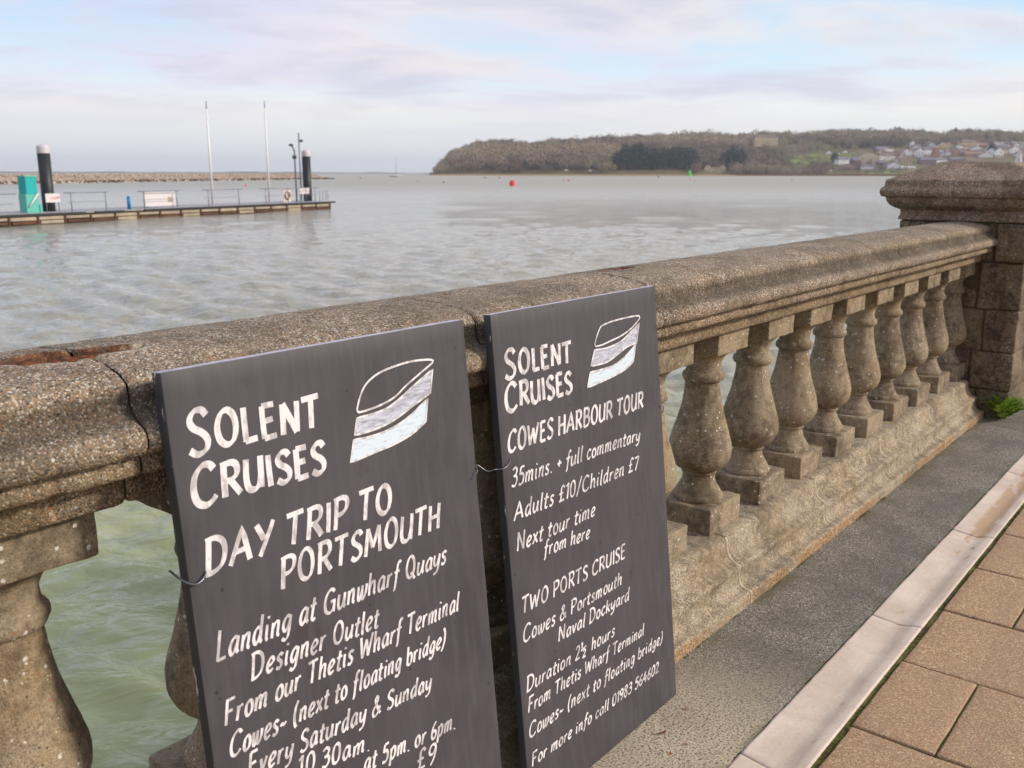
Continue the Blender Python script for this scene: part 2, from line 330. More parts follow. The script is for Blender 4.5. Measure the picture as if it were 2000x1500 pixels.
# sea wall core that carries the promenade, its top a bedding sheet under the pavers
tag(link('sea_wall', me('sea_wall', *box((-14, 1.02, -4.0), (16, 1.50, -.02)), m_wall, False)), kind='structure')
tag(link('paving_bed', me('paving_bed', *box((-14, -14, -.6), (16, .662, -.0065)), m_moss, False)), kind='structure')
# asphalt strip as a softly uneven sheet
nx, ny = 1500, 20
xs = np.linspace(-4, 11, nx); ys = np.linspace(.8075, 1.14, ny); XX, YY = np.meshgrid(xs, ys, indexing='ij')
P = np.stack([XX.ravel(), YY.ravel(), 0*XX.ravel()], 1); P[:, 2] = fbm(P, 9, 2, 3)*.0012
P[:, 1] += np.where(P[:, 1] < .81, vnoise(P, 28, 9)*.0022+vnoise(P, 90, 8)*.001, 0)
tag(link('asphalt_strip', me('asphalt_strip', P, grid_faces(nx, ny), m_asph)), kind='structure')
tag(link('channel_bed', me('channel_bed', *box((-14, .6625, -.5), (16, 1.0195, -.022)), m_moss, False)), kind='structure')
# dished drainage channel: cast sections
chan = tag(root('drainage_channel', (1.8, .73, 0)), kind='structure')
ysec = np.linspace(0, 1, 26)
zsec = -.020*np.clip(np.sin(np.clip((ysec-.05)/.90, 0, 1)**.72*math.pi), 0, 1)**.9      # ysec runs from the paver side
zsec = np.interp(ysec, [0, .06, .16, .28, .38, .5, .7, .9, 1], [-.001, -.001, -.003, -.008, -.011, -.0105, -.007, -.003, -.001])
xj = [-2.71+.912*k for k in range(15)]
for k in range(len(xj)-1):
    x0, x1 = xj[k]+.0016, xj[k+1]-.0016; n = 90; X = np.linspace(x0, x1, n)
    yy = .661+ysec*.1455
    G = np.zeros((n, 28, 3)); G[:, :, 0] = X[:, None]; G[:, 1:27, 1] = yy; G[:, 1:27, 2] = zsec; G[:, 0, 1] = yy[0]; G[:, 27, 1] = yy[-1]; G[:, 0, 2] = -.03; G[:, 27, 2] = -.03
    V = G.reshape(-1, 3); V[:, 2] += np.where(V[:, 2] > -.025, fbm(V, 6, 31, 3)*.0012, 0)
    e = np.minimum(V[:, 0]-x0, x1-V[:, 0]); V[:, 2] -= np.clip(.004-e, 0, 1)*.4
    V[:, 0] += np.where(e < 1e-6, vnoise(V, 55, 77)*.0022*np.sign(V[:, 0]-(x0+x1)/2), 0)
    V[:, 1] += np.where(V[:, 1] > .805, vnoise(V, 30, 5)*.0016, 0)
    E0 = list(range(28)); E1 = [(n-1)*28+i for i in range(28)][::-1]
    link('channel_section', me('channel_section', V-np.array([1.8, .73, 0]), grid_faces(n, 28)[:, ::1].tolist()+[E0, E1], m_gut), chan)
# pavers: half bond, 400 mm flags
pave = tag(root('pavement', (2.1, .4, 0)), kind='structure')
pm = []
for q in range(4):
    V, F = rbox((-.1965, -.1935, -.04), (.1965, .1935, 0), .005, .03, .0011, 16, 100+q*7); pm.append(me('paver', V, F, m_pave))
V, F = rbox((-.1975, -.096, -.04), (.1975, .096, 0), .004, .03, .0011, 16, 150); half = me('paver', V, F, m_pave)
for r_ in range(-9, 15):
    xc = 2.128+.4035*r_+.2
    y = .6455
    if r_ % 2 == 0: link('paver', half, pave, (xc-2.1, y-.096-.4, rng.normal(0, .0008))); y -= .196
    for c_ in range(4 if r_ % 2 else 4):
        o = link('paver', pm[rng.integers(4)], pave, (xc-2.1, y-.1945-.4, rng.normal(0, .0009))); o.rotation_euler = (rng.normal(0, .0015), rng.normal(0, .0015), rng.normal(0, .002)+(math.pi if rng.random() < .5 else 0)); y -= .395
# moss tufts along the channel edge and in the joints
P = []; F = []
def tuft(x, y, z, s):
    n0 = len(P)
    for q in range(5):
        a = random.uniform(0, 6.28); l = s*random.uniform(.6, 1.2); dx, dy = math.cos(a)*l, math.sin(a)*l; i = len(P)
        P.extend([(x-dy*.3, y+dx*.3, z), (x+dy*.3, y-dx*.3, z), (x+dx, y+dy, z+s*random.uniform(.3, 1.0))]); F.append([i, i+1, i+2])
for k in range(5200):
    x = random.uniform(-.5, 7); y = .653+random.gauss(0, .0042)
    if random.random() < .45+.5*math.sin(x*7+math.sin(x*17)*2): tuft(x, y, -.006, random.uniform(.0015, .0045))
for k in range(1800):
    x = random.uniform(1.2, 6); y = 1.125-abs(random.gauss(0, .004))
    if math.sin(x*9)+math.sin(x*23.3) > .5: tuft(x, y, .0, random.uniform(.0015, .005))
m_mossg = simple('green moss', srgb(92, 96, 40), .9, var=.5, scale=30)
tag(link('moss', me('moss', P, F, m_mossg, False)), 'green brown moss growing along the joint between channel and pavers', 'moss', kind='stuff')
# ------------------------------------------------------------------ BALUSTRADE
YC = 1.365
bal = root('balustrade', (2.0, YC, 0), 'weathered stone balustrade with moulded handrail and turned balusters along the water', 'balustrade')
O = np.array([2.0, YC, 0])
half_prof = [(1.365, 1.064), (1.34, 1.0635), (1.30, 1.061), (1.26, 1.056), (1.235, 1.050), (1.218, 1.043), (1.209, 1.035), (1.206, 1.026), (1.2055, 1.016), (1.205, 1.006), (1.202, .998), (1.195, .991), (1.184, .985), (1.173, .979), (1.166, .971), (1.1635, .961), (1.164, .951), (1.169, .943), (1.178, .939), (1.188, .938), (1.191, .932), (1.188, .926), (1.187, .918), (1.189, .910), (1.195, .906), (1.215, .904), (1.232, .902), (1.236, .897), (1.237, .875), (1.238, .856), (1.243, .852), (1.30, .851)]
hp = [half_prof[0]]
for a, b_ in zip(half_prof[:-1], half_prof[1:]):                       # refine to about 7 mm
    n = max(1, int(math.dist(a, b_)/.007)); hp += [(a[0]+(b_[0]-a[0])*k/n, a[1]+(b_[1]-a[1])*k/n) for k in range(1, n+1)]
prof = hp[::-1] + [(2*YC-y, z) for y, z in hp[1:]]                      # front bottom, over the crest, to the back
prof = np.array(prof)
dp = np.gradient(prof, axis=0); nrm = np.stack([-dp[:, 1], dp[:, 0]], 1); nrm /= np.linalg.norm(nrm, axis=1, keepdims=True)
def bite(V, x0, x1, yc, hw, depth, seed):
    u = (V[:, 0]-x0)/(x1-x0); ins = (u > 0) & (u < 1) & (V[:, 2] > 1.0)
    wid = hw*np.clip(np.sin(np.clip(u, 0, 1)*math.pi), 0, 1)**.6*(1+.45*vnoise(np.stack([V[:, 0], 0*u, 0*u], 1), 34, seed))
    e = np.abs(V[:, 1]-yc-(V[:, 0]-(x0+x1)/2)*(-.13) + .004*vnoise(V, 60, seed+2))
    m = np.where(ins, np.clip((wid-e)/.005, 0, 1), 0); rim = np.where(ins, np.clip(1-np.abs(wid+.004-e)/.008, 0, 1), 0)
    return m*depth*(1+.35*vnoise(V, 50, seed+5)), m, rim
joints = [-3.0, -.82, -.08, .65, 1.385, 2.05, 4.03, 4.755, 5.67]
for k in range(len(joints)-1):
    x0, x1 = joints[k]+.0015, joints[k+1]-.0015; L = x1-x0; near = joints[k+1] > 0
    n = int(L/(.007 if near else .03)); X = np.concatenate([[x0, x0+.0015], np.linspace(x0+.004, x1-.004, n), [x1-.0015, x1]]); n = len(X)
    e = np.minimum(X-x0, x1-X); shr = np.where(e < .004, (.004-e)*.9, 0)
    V = np.zeros((n, len(prof), 3)); V[..., 0] = X[:, None]; V[..., 1] = prof[:, 0]-nrm[:, 0]*shr[:, None]; V[..., 2] = prof[:, 1]-nrm[:, 1]*shr[:, None]
    V = V.reshape(-1, 3); NN = np.tile(np.stack([0*nrm[:, 0], nrm[:, 0], nrm[:, 1]], 1), (n, 1))
    dsp = fbm(V, 16, 3, 3)*.0010 + fbm(V, 90, 13, 2)*.0007 - np.clip(fbm(V, 34, 23, 2)-.55, 0, 1)*.007
    dsp *= .8; dsp -= np.clip(.012-np.minimum(V[:, 0]-x0, x1-V[:, 0]), 0, 1)*np.clip(vnoise(V, 50, 61)+.1, 0, 1)*.12
    lo = (V[:, 2] < .95) & (V[:, 2] > .86); dsp = np.where(lo, dsp*1.5, dsp)
    V = V+NN*dsp[:, None]; V[:, 2] += 0.0006*math.sin(k*3)
    rust = np.zeros(len(V)); pale = np.zeros(len(V))
    for bt in ((.50, .745, 1.338, .030, .030, 71), (2.12, 2.28, 1.398, .016, .018, 81)):
        dz, rm, rim = bite(V, *bt); V[:, 2] -= dz; rust = np.maximum(rust, np.clip(rm*4+rim*1.3*(V[:, 1] > bt[2]), 0, 1)); pale = np.maximum(pale, rim*(V[:, 1] < bt[2]))
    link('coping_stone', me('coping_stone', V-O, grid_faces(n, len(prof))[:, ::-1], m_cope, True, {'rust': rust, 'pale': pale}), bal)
# mortar core inside the coping joints
V = np.zeros((2, len(prof), 3)); V[0, :, 0] = -2.99; V[1, :, 0] = 5.66; V[..., 1] = prof[:, 0]-nrm[:, 0]*.034; V[..., 2] = prof[:, 1]-nrm[:, 1]*.034
V[..., 1] = np.where(prof[:, 1] < .95, prof[:, 0]-nrm[:, 0]*.008, prof[:, 0]-nrm[:, 0]*.010); V[..., 2] = np.where(prof[:, 1] > 1.03, 1.036-abs(prof[:, 0]-YC)*.16, prof[:, 1]-nrm[:, 1]*.006)
link('mortar', me('mortar', V.reshape(-1, 3)-O, grid_faces(2, len(prof))[:, ::-1], m_mort), bal)
m_rust, t, b = material('flaking rust'); p = t.pos(); n = t.noise(p, 90, 4)
finish(t, b, t.ramp(n, [(.3, srgb(44, 28, 22)), (.5, srgb(96, 54, 34)), (.65, srgb(128, 76, 46))]), .9, t.bump(n, .8, .003), .2)
for x0, x1, yc, zb, rr in ((.47, .77, 1.350, 1.045, .011), (2.06, 2.32, 1.400, 1.046, .006)):
    pts = [(x, yc-(x-(x0+x1)/2)*.13+.002*math.sin(x*60), zb+.0012*math.sin(x*90)) for x in np.linspace(x0, x1, 26)]
    V, F = tube(pts, rr, 10); V = V+(fbm(V, 70, 5, 3)*.0022)[:, None]; link('reinforcing_bar', me('reinforcing_bar', V-O, F, m_rust), bal)
V, F = rbox((.642, 1.30, 1.0), (.659, 1.425, 1.050), .004, .006, .003, 60, 5); link('mortar', me('mortar', V-O, F, m_rust), bal)
# turned balusters
bprof = [(.080, .283), (.082, .288), (.0815, .296), (.078, .302), (.074, .306), (.0735, .309), (.069, .318), (.062, .330), (.056, .342), (.0525, .354), (.051, .364), (.0535, .368), (.0565, .370), (.0575, .374), (.0565, .378), (.062, .383), (.073, .390), (.084, .400), (.0925, .412), (.0985, .426), (.1015, .442), (.1015, .458), (.0985, .476), (.0935, .496), (.087, .518), (.080, .541), (.0735, .564), (.0675, .588), (.0625, .612), (.0585, .636), (.056, .658), (.0555, .672), (.0575, .675), (.063, .678), (.0665, .684), (.0675, .691), (.0660, .698), (.0615, .704), (.0575, .708), (.0555, .716), (.0555, .728), (.058, .742), (.064, .754), (.0725, .764), (.082, .772), (.084, .779)]
bp = np.array(smoothpoly(bprof, 2)); BX = [2.664+(.3625 if k >= 0 else .3590)*k for k in range(-14, 9)]
for i, bx in enumerate(BX):
    k = i-14; v_ = k >= -7; jx = rng.normal(0, .002)
    V, F = lathe(bp, bx+jx, YC, 56 if v_ else 20)
    if v_:
        nn = V-np.array([bx, YC, 0]); nn[:, 2] = 0; nn /= np.linalg.norm(nn, axis=1, keepdims=True)
        V = V+nn*(fbm(V, 18, 40+i, 3)*.0011+fbm(V, 110, 60+i, 2)*.0006-np.clip(fbm(V, 45, 80+i, 2)-.5, 0, 1)*.008)[:, None]
    bo = link('baluster', me('baluster', V-O, F, m_bal), bal)
    st_ = .012 if v_ else .1
    V, F = rbox((bx-.106, YC-.102, .198), (bx+.106, YC+.102, .284), .005, st_, .0016, 30, 200+i)
    link('base_block', me('base_block', V-O, F, m_bal), bo)
    V, F = rbox((bx-.105, YC-.100, .778), (bx+.105, YC+.100, .853), .005, st_, .0018, 30, 300+i)
    link('top_block', me('top_block', V-O, F, m_bal), bo)
    if k == 0:                                                # a chipped, dark stained neck seam like the others
        pass
# plinth stones with an ogee face
pp = [(1.126, -.01), (1.126, .032), (1.128, .038), (1.134, .041), (1.150, .043), (1.160, .047), (1.167, .055), (1.171, .068), (1.172, .084), (1.170, .098), (1.168, .106), (1.171, .112), (1.180, .116), (1.193, .121), (1.205, .130), (1.213, .144), (1.218, .162), (1.219, .178), (1.221, .188), (1.227, .195), (1.238, .200)]
ph = [pp[0]]
for a, b_ in zip(pp[:-1], pp[1:]):
    n = max(1, int(math.dist(a, b_)/.006)); ph += [(a[0]+(b_[0]-a[0])*k/n, a[1]+(b_[1]-a[1])*k/n) for k in range(1, n+1)]
ph += [(1.26, .200), (1.36, .2), (1.46, .2), (1.505, .2), (1.515, .19), (1.515, -.02)]; ph = np.array(ph)
dp = np.gradient(ph, axis=0); pn_ = np.stack([-dp[:, 1], dp[:, 0]], 1); pn_ /= np.linalg.norm(pn_, axis=1, keepdims=True)
PJ = [-3.27+.7315*k for k in range(12)]+[4.787, 5.545]; PJ = [-3.0]+[x for x in [2.594+.7315*k for k in range(-7, 4)]]+[5.56]
for k in range(len(PJ)-1):
    x0, x1 = PJ[k]+.0025, PJ[k+1]-.0025; n = int((x1-x0)/.008); X = np.concatenate([[x0, x0+.002], np.linspace(x0+.006, x1-.006, n), [x1-.002, x1]]); n = len(X)
    e = np.minimum(X-x0, x1-X); shr = np.where(e < .006, (.006-e)*.8, 0)
    V = np.zeros((n, len(ph), 3)); V[..., 0] = X[:, None]; V[..., 1] = ph[:, 0]-pn_[:, 0]*shr[:, None]; V[..., 2] = ph[:, 1]-pn_[:, 1]*shr[:, None]
    V = V.reshape(-1, 3); NN = np.tile(np.stack([0*pn_[:, 0], pn_[:, 0], pn_[:, 1]], 1), (n, 1))
    dsp = fbm(V, 9, 3, 2)*.0009+fbm(V, 60, 13, 2)*.0004-np.clip(fbm(V, 30, 33, 2)-.6, 0, 1)*.003
    dsp += fbm(V, 130, 43, 2)*.0003
    if PJ[k+1] < 2.7: dsp = dsp*1.6
    dsp = np.where(V[:, 2] > .199, np.minimum(dsp*.3, 0), dsp)
    V = V+NN*dsp[:, None]
    e0 = list(range(len(ph))); e1 = [(n-1)*len(ph)+i for i in range(len(ph))][::-1]
    link('plinth_stone', me('plinth_stone', V-O, grid_faces(n, len(ph))[:, ::-1].tolist()+[e0[::-1], e1[::-1]], m_plin), bal)
# pale mortar fillets in the plinth joints
for xj_ in PJ[1:-1]:
    n = len(ph)-8; V = []
    for s_ in (-1, 1):
        for i in range(n):
            q = np.array([[xj_, ph[i, 0], ph[i, 1]]]); w = .0050+.0045*abs(float(vnoise(q, 60, 7)[0]))
            V.append((xj_+s_*w+.0016*float(vnoise(q, 25, 8)[0]), ph[i, 0]-.0004, ph[i, 1]+.0004*s_+.001))
    V = np.array(V); F = [[i, i+1, n+i+1, n+i] for i in range(n-1)]
    V2 = V.copy(); V2[:, 1] += .03; V2[:, 2] -= .012
    F2 = [[i+2*n, n+i+2*n, n+i+1+2*n, i+1+2*n] for i in range(n-1)]+[[i, i+2*n, i+1+2*n, i+1] for i in range(n-1)]+[[n+i, n+i+1, n+i+1+2*n, n+i+2*n] for i in range(n-1)]
    link('mortar', me('mortar', np.concatenate([V, V2])-O, F+F2, m_mortpale), bal)
# ------------------------------------------------------------------ PIER
PX, PY0, PY1, PX1 = 5.60, 1.02, 1.69, 6.28
pier = root('gate_pier', (5.94, YC, 0), 'square dark stone pier with a sloping moulded cap at the end of the handrail', 'stone pier'); OP = np.array([5.94, YC, 0])
courses = [(-.02, .148), (.152, .362), (.366, .592), (.596, .85)]
for ci, (z0, z1) in enumerate(courses):
    ysp = 1.19+(.05 if ci % 2 else 0)
    for (ya, yb, jut) in ((PY0, ysp-.003, .0 if ci < 3 else .0), (ysp+.003, PY1, -.004)):
        V, F = rbox((PX-jut+(.006 if yb > 1.5 else 0), ya, z0), (PX1, yb, z1), .012, .016, .004, 12, 400+ci*3+int(yb*9)); link('ashlar_block', me('ashlar_block', V-OP, F, m_pier), pier)
V, F = rbox((PX-.012, PY0-.01, .856), (PX1, 1.172, 1.062), .014, .016, .004, 12, 431); link('ashlar_block', me('ashlar_block', V-OP, F, m_pier), pier)
V, F = rbox((PX+.012, 1.178, .856), (PX1, PY1, 1.062), .012, .02, .003, 12, 433); link('ashlar_block', me('ashlar_block', V-OP, F, m_pier), pier)
V, F = rbox((PX+.015, PY0+.01, -.02), (PX1-.015, PY1-.01, 1.10), .01, .2); link('mortar', me('mortar', V-OP, F, m_mort, False), pier)
# cap: square rings from neck to top, lofted
capr = [(.352, 1.066), (.352, 1.085), (.346, 1.09), (.346, 1.118), (.352, 1.124), (.372, 1.134), (.392, 1.148), (.405, 1.166), (.412, 1.180), (.414, 1.190), (.424, 1.193), (.434, 1.200), (.440, 1.212), (.440, 1.226), (.434, 1.238), (.424, 1.246), (.420, 1.252), (.419, 1.274), (.416, 1.284), (.405, 1.291), (.34, 1.322), (.27, 1.352), (.20, 1.378), (.185, 1.384)]
capr = [(a-.008, b_) for a, b_ in capr]
n = 34; V = []; cx, cy = PX+.34+.0, (PY0+PY1)/2
sq = []
for s_ in range(4):
    for k in range(n):
        u = -1+2*k/n; u = math.copysign(abs(u)**.9, u) if u else 0
        sq.append([(u, -1), (1, u), (-u, 1), (-1, -u)][s_])
sq = np.array(sq); rr_ = []
for r0, z0 in smoothpoly(capr, 3):
    q = sq*(1-.012*(np.abs(sq[:, ::1]).min(axis=1)[:, None] > .93)); rr_.append(np.stack([cx+q[:, 0]*r0, cy+q[:, 1]*r0, 0*q[:, 0]+z0], 1))
V = np.concatenate(rr_); nr = len(rr_)
V[:, 2] += fbm(V, 10, 8, 3)*.004*(V[:, 2] > 1.2); dn = V-np.array([cx, cy, 0]); dn[:, 2] = 0; V += dn*(fbm(V, 20, 6, 3)*.008)[:, None]
F = grid_faces(nr, 4*n, wrapv=True).tolist(); F = [q[::-1] for q in F]; F.append([(nr-1)*4*n+i for i in range(4*n)]); F.append(list(range(4*n))[::-1])
link('cap_stone', me('cap_stone', V-OP, F, m_cap), pier)
# ------------------------------------------------------------------ BRUSH LETTERING
G = {
'A': (.70, ["0,0 .38,1 .64,0", ".13,.34 .56,.36"]), 'B': (.6, [".08,0 .1,1", "~.02,1 .38,.99 .5,.80 .38,.57 .1,.54", "~.1,.54 .42,.52 .56,.27 .4,.03 .04,0"]),
'C': (.66, ["~.62,.84 .52,.97 .34,.98 .14,.78 .06,.44 .13,.12 .32,.0 .50,.06 .62,.18"]), 'D': (.68, [".1,0 .1,1", "~.0,.98 .3,1 .54,.84 .62,.5 .52,.16 .28,.01 .02,0"]),
'E': (.50, [".08,0 .08,1", ".08,1 .46,1", ".08,.53 .40,.55", ".08,0 .48,.02"]), 'F': (.50, [".08,0 .10,1", ".04,.99 .50,1", ".08,.52 .40,.54"]),
'G': (.72, ["~.62,.86 .48,.98 .3,.96 .12,.74 .06,.42 .14,.1 .34,0 .52,.06 .62,.22", ".63,.44 .60,-.02", ".40,.45 .70,.46"]), 'H': (.64, [".08,0 .1,1", ".54,0 .58,1", ".08,.5 .56,.53"]),
'I': (.20, [".1,0 .1,1"]), 'L': (.46, [".1,1 .08,0", ".06,.01 .44,.03"]), 'M': (.80, [".04,0 .14,1", ".14,1 .38,.25", ".38,.25 .66,1", ".66,1 .74,0"]), 'N': (.66, [".08,0 .1,1", ".1,1 .54,0", ".54,0 .58,1"]),
'O': (.70, ["@.34,0 .54,.12 .62,.46 .56,.82 .38,1 .18,.90 .07,.54 .14,.16"]), 'P': (.56, [".08,-.02 .1,1", "~.0,.97 .34,1 .52,.88 .50,.62 .32,.47 .08,.45"]),
'Q': (.72, ["@.34,0 .54,.12 .62,.46 .56,.82 .38,1 .18,.90 .07,.54 .14,.16", ".38,.24 .68,-.12"]), 'R': (.62, [".08,0 .1,1", "~.0,.97 .34,1 .50,.88 .50,.64 .34,.49 .1,.47", ".28,.47 .58,0"]),
'S': (.54, ["~.48,.84 .38,.98 .20,.97 .09,.80 .15,.62 .36,.46 .47,.28 .42,.08 .22,0 .04,.12"]), 'T': (.60, [".0,.97 .60,1", ".32,.99 .26,0"]), 'U': (.64, ["~.1,1 .06,.4 .12,.08 .30,0 .46,.12 .54,.4", ".58,1 .54,0"]),
'W': (.90, [".06,1 .20,0", ".20,0 .46,.8", ".46,.8 .60,0", ".60,0 .90,1"]), 'Y': (.60, [".02,1 .28,.48", ".60,1 .16,-.02"]),
'a': (.50, ["~.42,.54 .28,.61 .12,.48 .05,.22 .14,.01 .28,.08 .41,.36", "~.44,.6 .40,.14 .48,0"]), 'b': (.48, [".12,1.02 .05,.02", "~.06,.36 .22,.6 .40,.54 .43,.28 .32,.03 .16,0 .05,.1"]),
'c': (.42, ["~.40,.5 .30,.61 .13,.5 .05,.25 .12,.03 .26,.0 .39,.12"]), 'd': (.52, ["~.42,.54 .28,.61 .12,.48 .05,.22 .14,.01 .28,.08 .41,.36", "~.50,1.04 .41,.3 .40,.08 .48,0"]),
'e': (.44, ["~.06,.27 .24,.31 .39,.44 .34,.59 .20,.59 .07,.38 .06,.14 .18,0 .38,.1"]), 'f': (.38, ["~.46,.96 .36,1.04 .26,.9 .18,.4 .10,-.16 .0,-.28", ".04,.56 .40,.60"]),
'g': (.50, ["~.42,.54 .28,.61 .12,.48 .05,.24 .14,.05 .28,.12 .41,.38", "~.45,.6 .38,.05 .30,-.22 .14,-.30 .0,-.2"]), 'h': (.50, [".12,1.03 .04,0", "~.06,.3 .22,.56 .38,.56 .39,.34 .36,.08 .45,0"]),
'i': (.22, ["~.11,.6 .07,.12 .15,0", ".15,.82 .17,.90"]), 'k': (.46, [".12,1.03 .04,0", ".42,.6 .08,.26", ".18,.33 .42,0"]), 'l': (.22, ["~.16,1.04 .09,.4 .07,.08 .16,0"]),
'm': (.74, [".1,.6 .04,0", "~.06,.3 .2,.56 .33,.56 .33,.3 .29,0", "~.33,.3 .47,.56 .61,.56 .61,.34 .58,.08 .68,0"]), 'n': (.50, [".1,.6 .04,0", "~.06,.3 .22,.56 .38,.56 .38,.34 .35,.08 .45,0"]),
'o': (.46, ["@.22,0 .37,.1 .42,.34 .36,.55 .24,.61 .10,.5 .05,.24 .10,.06"]), 'p': (.48, [".12,.6 .0,-.34", "~.08,.36 .24,.6 .41,.54 .43,.28 .32,.03 .16,0 .06,.1"]),
'r': (.36, [".1,.6 .04,0", "~.06,.26 .18,.52 .36,.58"]), 's': (.38, ["~.36,.52 .26,.61 .12,.55 .12,.40 .26,.28 .30,.13 .19,.0 .01,.06"]), 't': (.34, ["~.22,.88 .12,.3 .11,.06 .21,0 .30,.06", ".0,.58 .36,.62"]),
'u': (.50, ["~.09,.6 .04,.2 .12,.0 .28,.08 .40,.36", "~.45,.6 .39,.12 .47,0"]), 'v': (.42, [".05,.6 .16,0", ".16,0 .40,.6"]), 'w': (.62, ["~.07,.6 .06,.12 .16,.0 .30,.42", "~.32,.6 .30,.12 .40,.0 .56,.3 .58,.6"]), 'x': (.44, [".06,.6 .38,0", ".42,.6 .0,0"]),
'y': (.48, ["~.09,.6 .05,.26 .14,.08 .28,.14 .40,.4", "~.46,.6 .37,.0 .26,-.26 .02,-.34"]),
'0': (.50, ["@.22,0 .38,.1 .46,.5 .42,.88 .28,1 .12,.88 .05,.5 .08,.12"]), '1': (.26, [".02,.8 .2,1", ".2,1 .12,0"]), '2': (.48, ["~.06,.8 .18,.98 .36,.95 .41,.74 .28,.42 .02,.02", ".02,.02 .46,.05"]), '3': (.46, ["~.08,.9 .26,1 .42,.86 .34,.62 .16,.54", "~.16,.54 .38,.5 .42,.24 .26,0 .02,.08"]),
'4': (.48, [".32,1 .02,.30", ".02,.30 .48,.34", ".40,.62 .32,-.04"]), '5': (.48, [".46,1 .16,.98", ".16,.98 .08,.56", "~.08,.56 .28,.62 .42,.42 .36,.1 .18,0 .0,.06"]), '6': (.46, ["~.42,1 .18,.74 .05,.34 .12,.04 .28,.0 .41,.14 .40,.36 .26,.48 .08,.34"]), '7': (.46, [".02,.96 .46,1", ".46,1 .14,-.02"]),
'8': (.46, ["@.24,.54 .40,.72 .38,.94 .24,1 .10,.90 .12,.70 .30,.46 .40,.24 .30,.02 .12,.02 .04,.2 .12,.42"]), '9': (.46, ["~.40,.72 .26,.52 .10,.58 .07,.80 .18,.98 .36,.96 .43,.72 .34,.3 .14,0"]),
'£': (.52, ["~.48,.84 .38,.99 .24,.9 .20,.6 .18,.2 .04,.02", ".02,.02 .46,.05", ".04,.50 .38,.53"]), '&': (.66, ["~.62,.02 .36,.46 .22,.82 .32,.98 .42,.86 .32,.62 .08,.32 .10,.06 .28,.0 .48,.16 .60,.42"]),
'½': (.72, [".02,.98 .16,1.10", ".16,1.10 .11,.66", ".0,.50 .56,.66", "~.24,.36 .38,.46 .50,.34 .42,.16 .20,-.12", ".20,-.12 .54,-.10"]), '(': (.30, ["~.32,1.1 .14,.8 .06,.4 .10,.0 .18,-.16"]), ')': (.30, ["~.10,1.1 .22,.85 .22,.4 .10,.05 -.06,-.2"]),
'/': (.42, [".44,1.08 .0,-.14"]), '.': (.16, [".06,.0 .09,.07"]), '+': (.44, [".04,.42 .42,.44", ".24,.64 .20,.22"]), '~': (.44, ["~.03,.24 .12,.34 .26,.26 .40,.36"]), ' ': (.34, []),
}
m_paint, t, b = material('white brush paint'); p = t.pos()
n = t.noise(t.scl(p, (1, 1, .5)), 60, 4, .6); finish(t, b, t.mix(t.step(n, .38, .56), srgb(176, 169, 167), srgb(222, 216, 214)), .55, t.bump(n, .2, .001), .4)
def ribbon(pts, w, z, VV, FF, nib=R(35), closed=False, flat=.55):
    n = len(pts); i0 = len(VV)
    for i in range(n):
        a = pts[(i-1) % n if closed else max(i-1, 0)] if not (closed and i == 0) else pts[-2]
        b_ = pts[min(i+1, n-1)] if not (closed and i == n-1) else pts[1]
        d_ = np.array(b_)-np.array(a); l = np.hypot(*d_) or 1; d_ = d_/l
        ww = w*(flat+(1-flat)*abs(math.sin(math.atan2(d_[1], d_[0])-nib)))*.5*1.18
        nx_, ny_ = -d_[1]*ww, d_[0]*ww
        VV.append((pts[i][0]+nx_, pts[i][1]+ny_, z)); VV.append((pts[i][0]-nx_, pts[i][1]-ny_, z))
    for i in range(n-1): FF.append([i0+2*i, i0+2*i+1, i0+2*i+3, i0+2*i+2])
def writeline(text, p0, p1, h0, h1, slant, wt, seed, first=1.0, drop=0.0):
    """brush strokes laid out from p0 to p1 on the board; returns mesh data in board coordinates"""
    rg = random.Random(seed); adv = []; xx = 0; sp = .10
    for i, ch in enumerate(text):
        s_ = first if i == 0 else 1.0; adv.append((xx, s_)); xx += (G[ch][0]+sp*(ch != ' '))*s_
    tot = xx-sp; VV = []; FF = []; q = 0
    # widths follow the cap height, so letters further along are as condensed as the line needs
    for (x, s_), ch in zip(adv, text):
        f = x/tot; X = p0[0]+(p1[0]-p0[0])*f; Yb = p0[1]+(p1[1]-p0[1])*f+rg.uniform(-1, 1)*.02*h0; hh = (h0+(h1-h0)*f)*s_*rg.uniform(.965, 1.035)
        sx = (p1[0]-p0[0])/tot*s_; dr = drop*hh if s_ != 1 else 0; sl = slant+rg.uniform(-.03, .03)
        for stk in G[ch][1]:
            cl = stk[0] == '@'; cur = stk[0] in '@~'; pts = [tuple(map(float, a.split(','))) for a in stk.lstrip('@~').split()]
            if cur: pts = smoothpoly(pts, 5, cl)
            pts = [(X+px*sx*.98+py*hh*sl, Yb-dr+py*hh) for px, py in pts]
            if not cur:
                rs = []
                for a, b_ in zip(pts[:-1], pts[1:]): rs += [(a[0]+(b_[0]-a[0])*k/4, a[1]+(b_[1]-a[1])*k/4) for k in range(4)]
                pts = rs+[pts[-1]]; bow = rg.uniform(-.012, .012)*hh; m_ = len(pts)-1
                if len(stk.split()) == 2: pts = [(a+bow*math.sin(math.pi*i/m_), b_) for i, (a, b_) in enumerate(pts)]
            q += 1; ribbon(pts, wt*rg.uniform(.94, 1.06), .0003+(q % 6)*.00006, VV, FF, closed=cl)
    return VV, FF
m_board, t, b = material('charcoal chalkboard paint'); tc = t.node('ShaderNodeTexCoord').outputs['Object']; p = t.pos()
n = t.noise(t.scl(p, (60, 60, 4)), 1.0, 4, .6); n2 = t.noise(p, 6, 5, .6, .5); n3 = t.noise(p, 2.2, 3)
c = t.mix(t.step(n2, .3, .7), srgb(61, 58, 60), srgb(70, 67, 69)); c = t.mix(t.math('MULTIPLY', t.step(n, .42, .65),   .25), c, srgb(92, 87, 86))
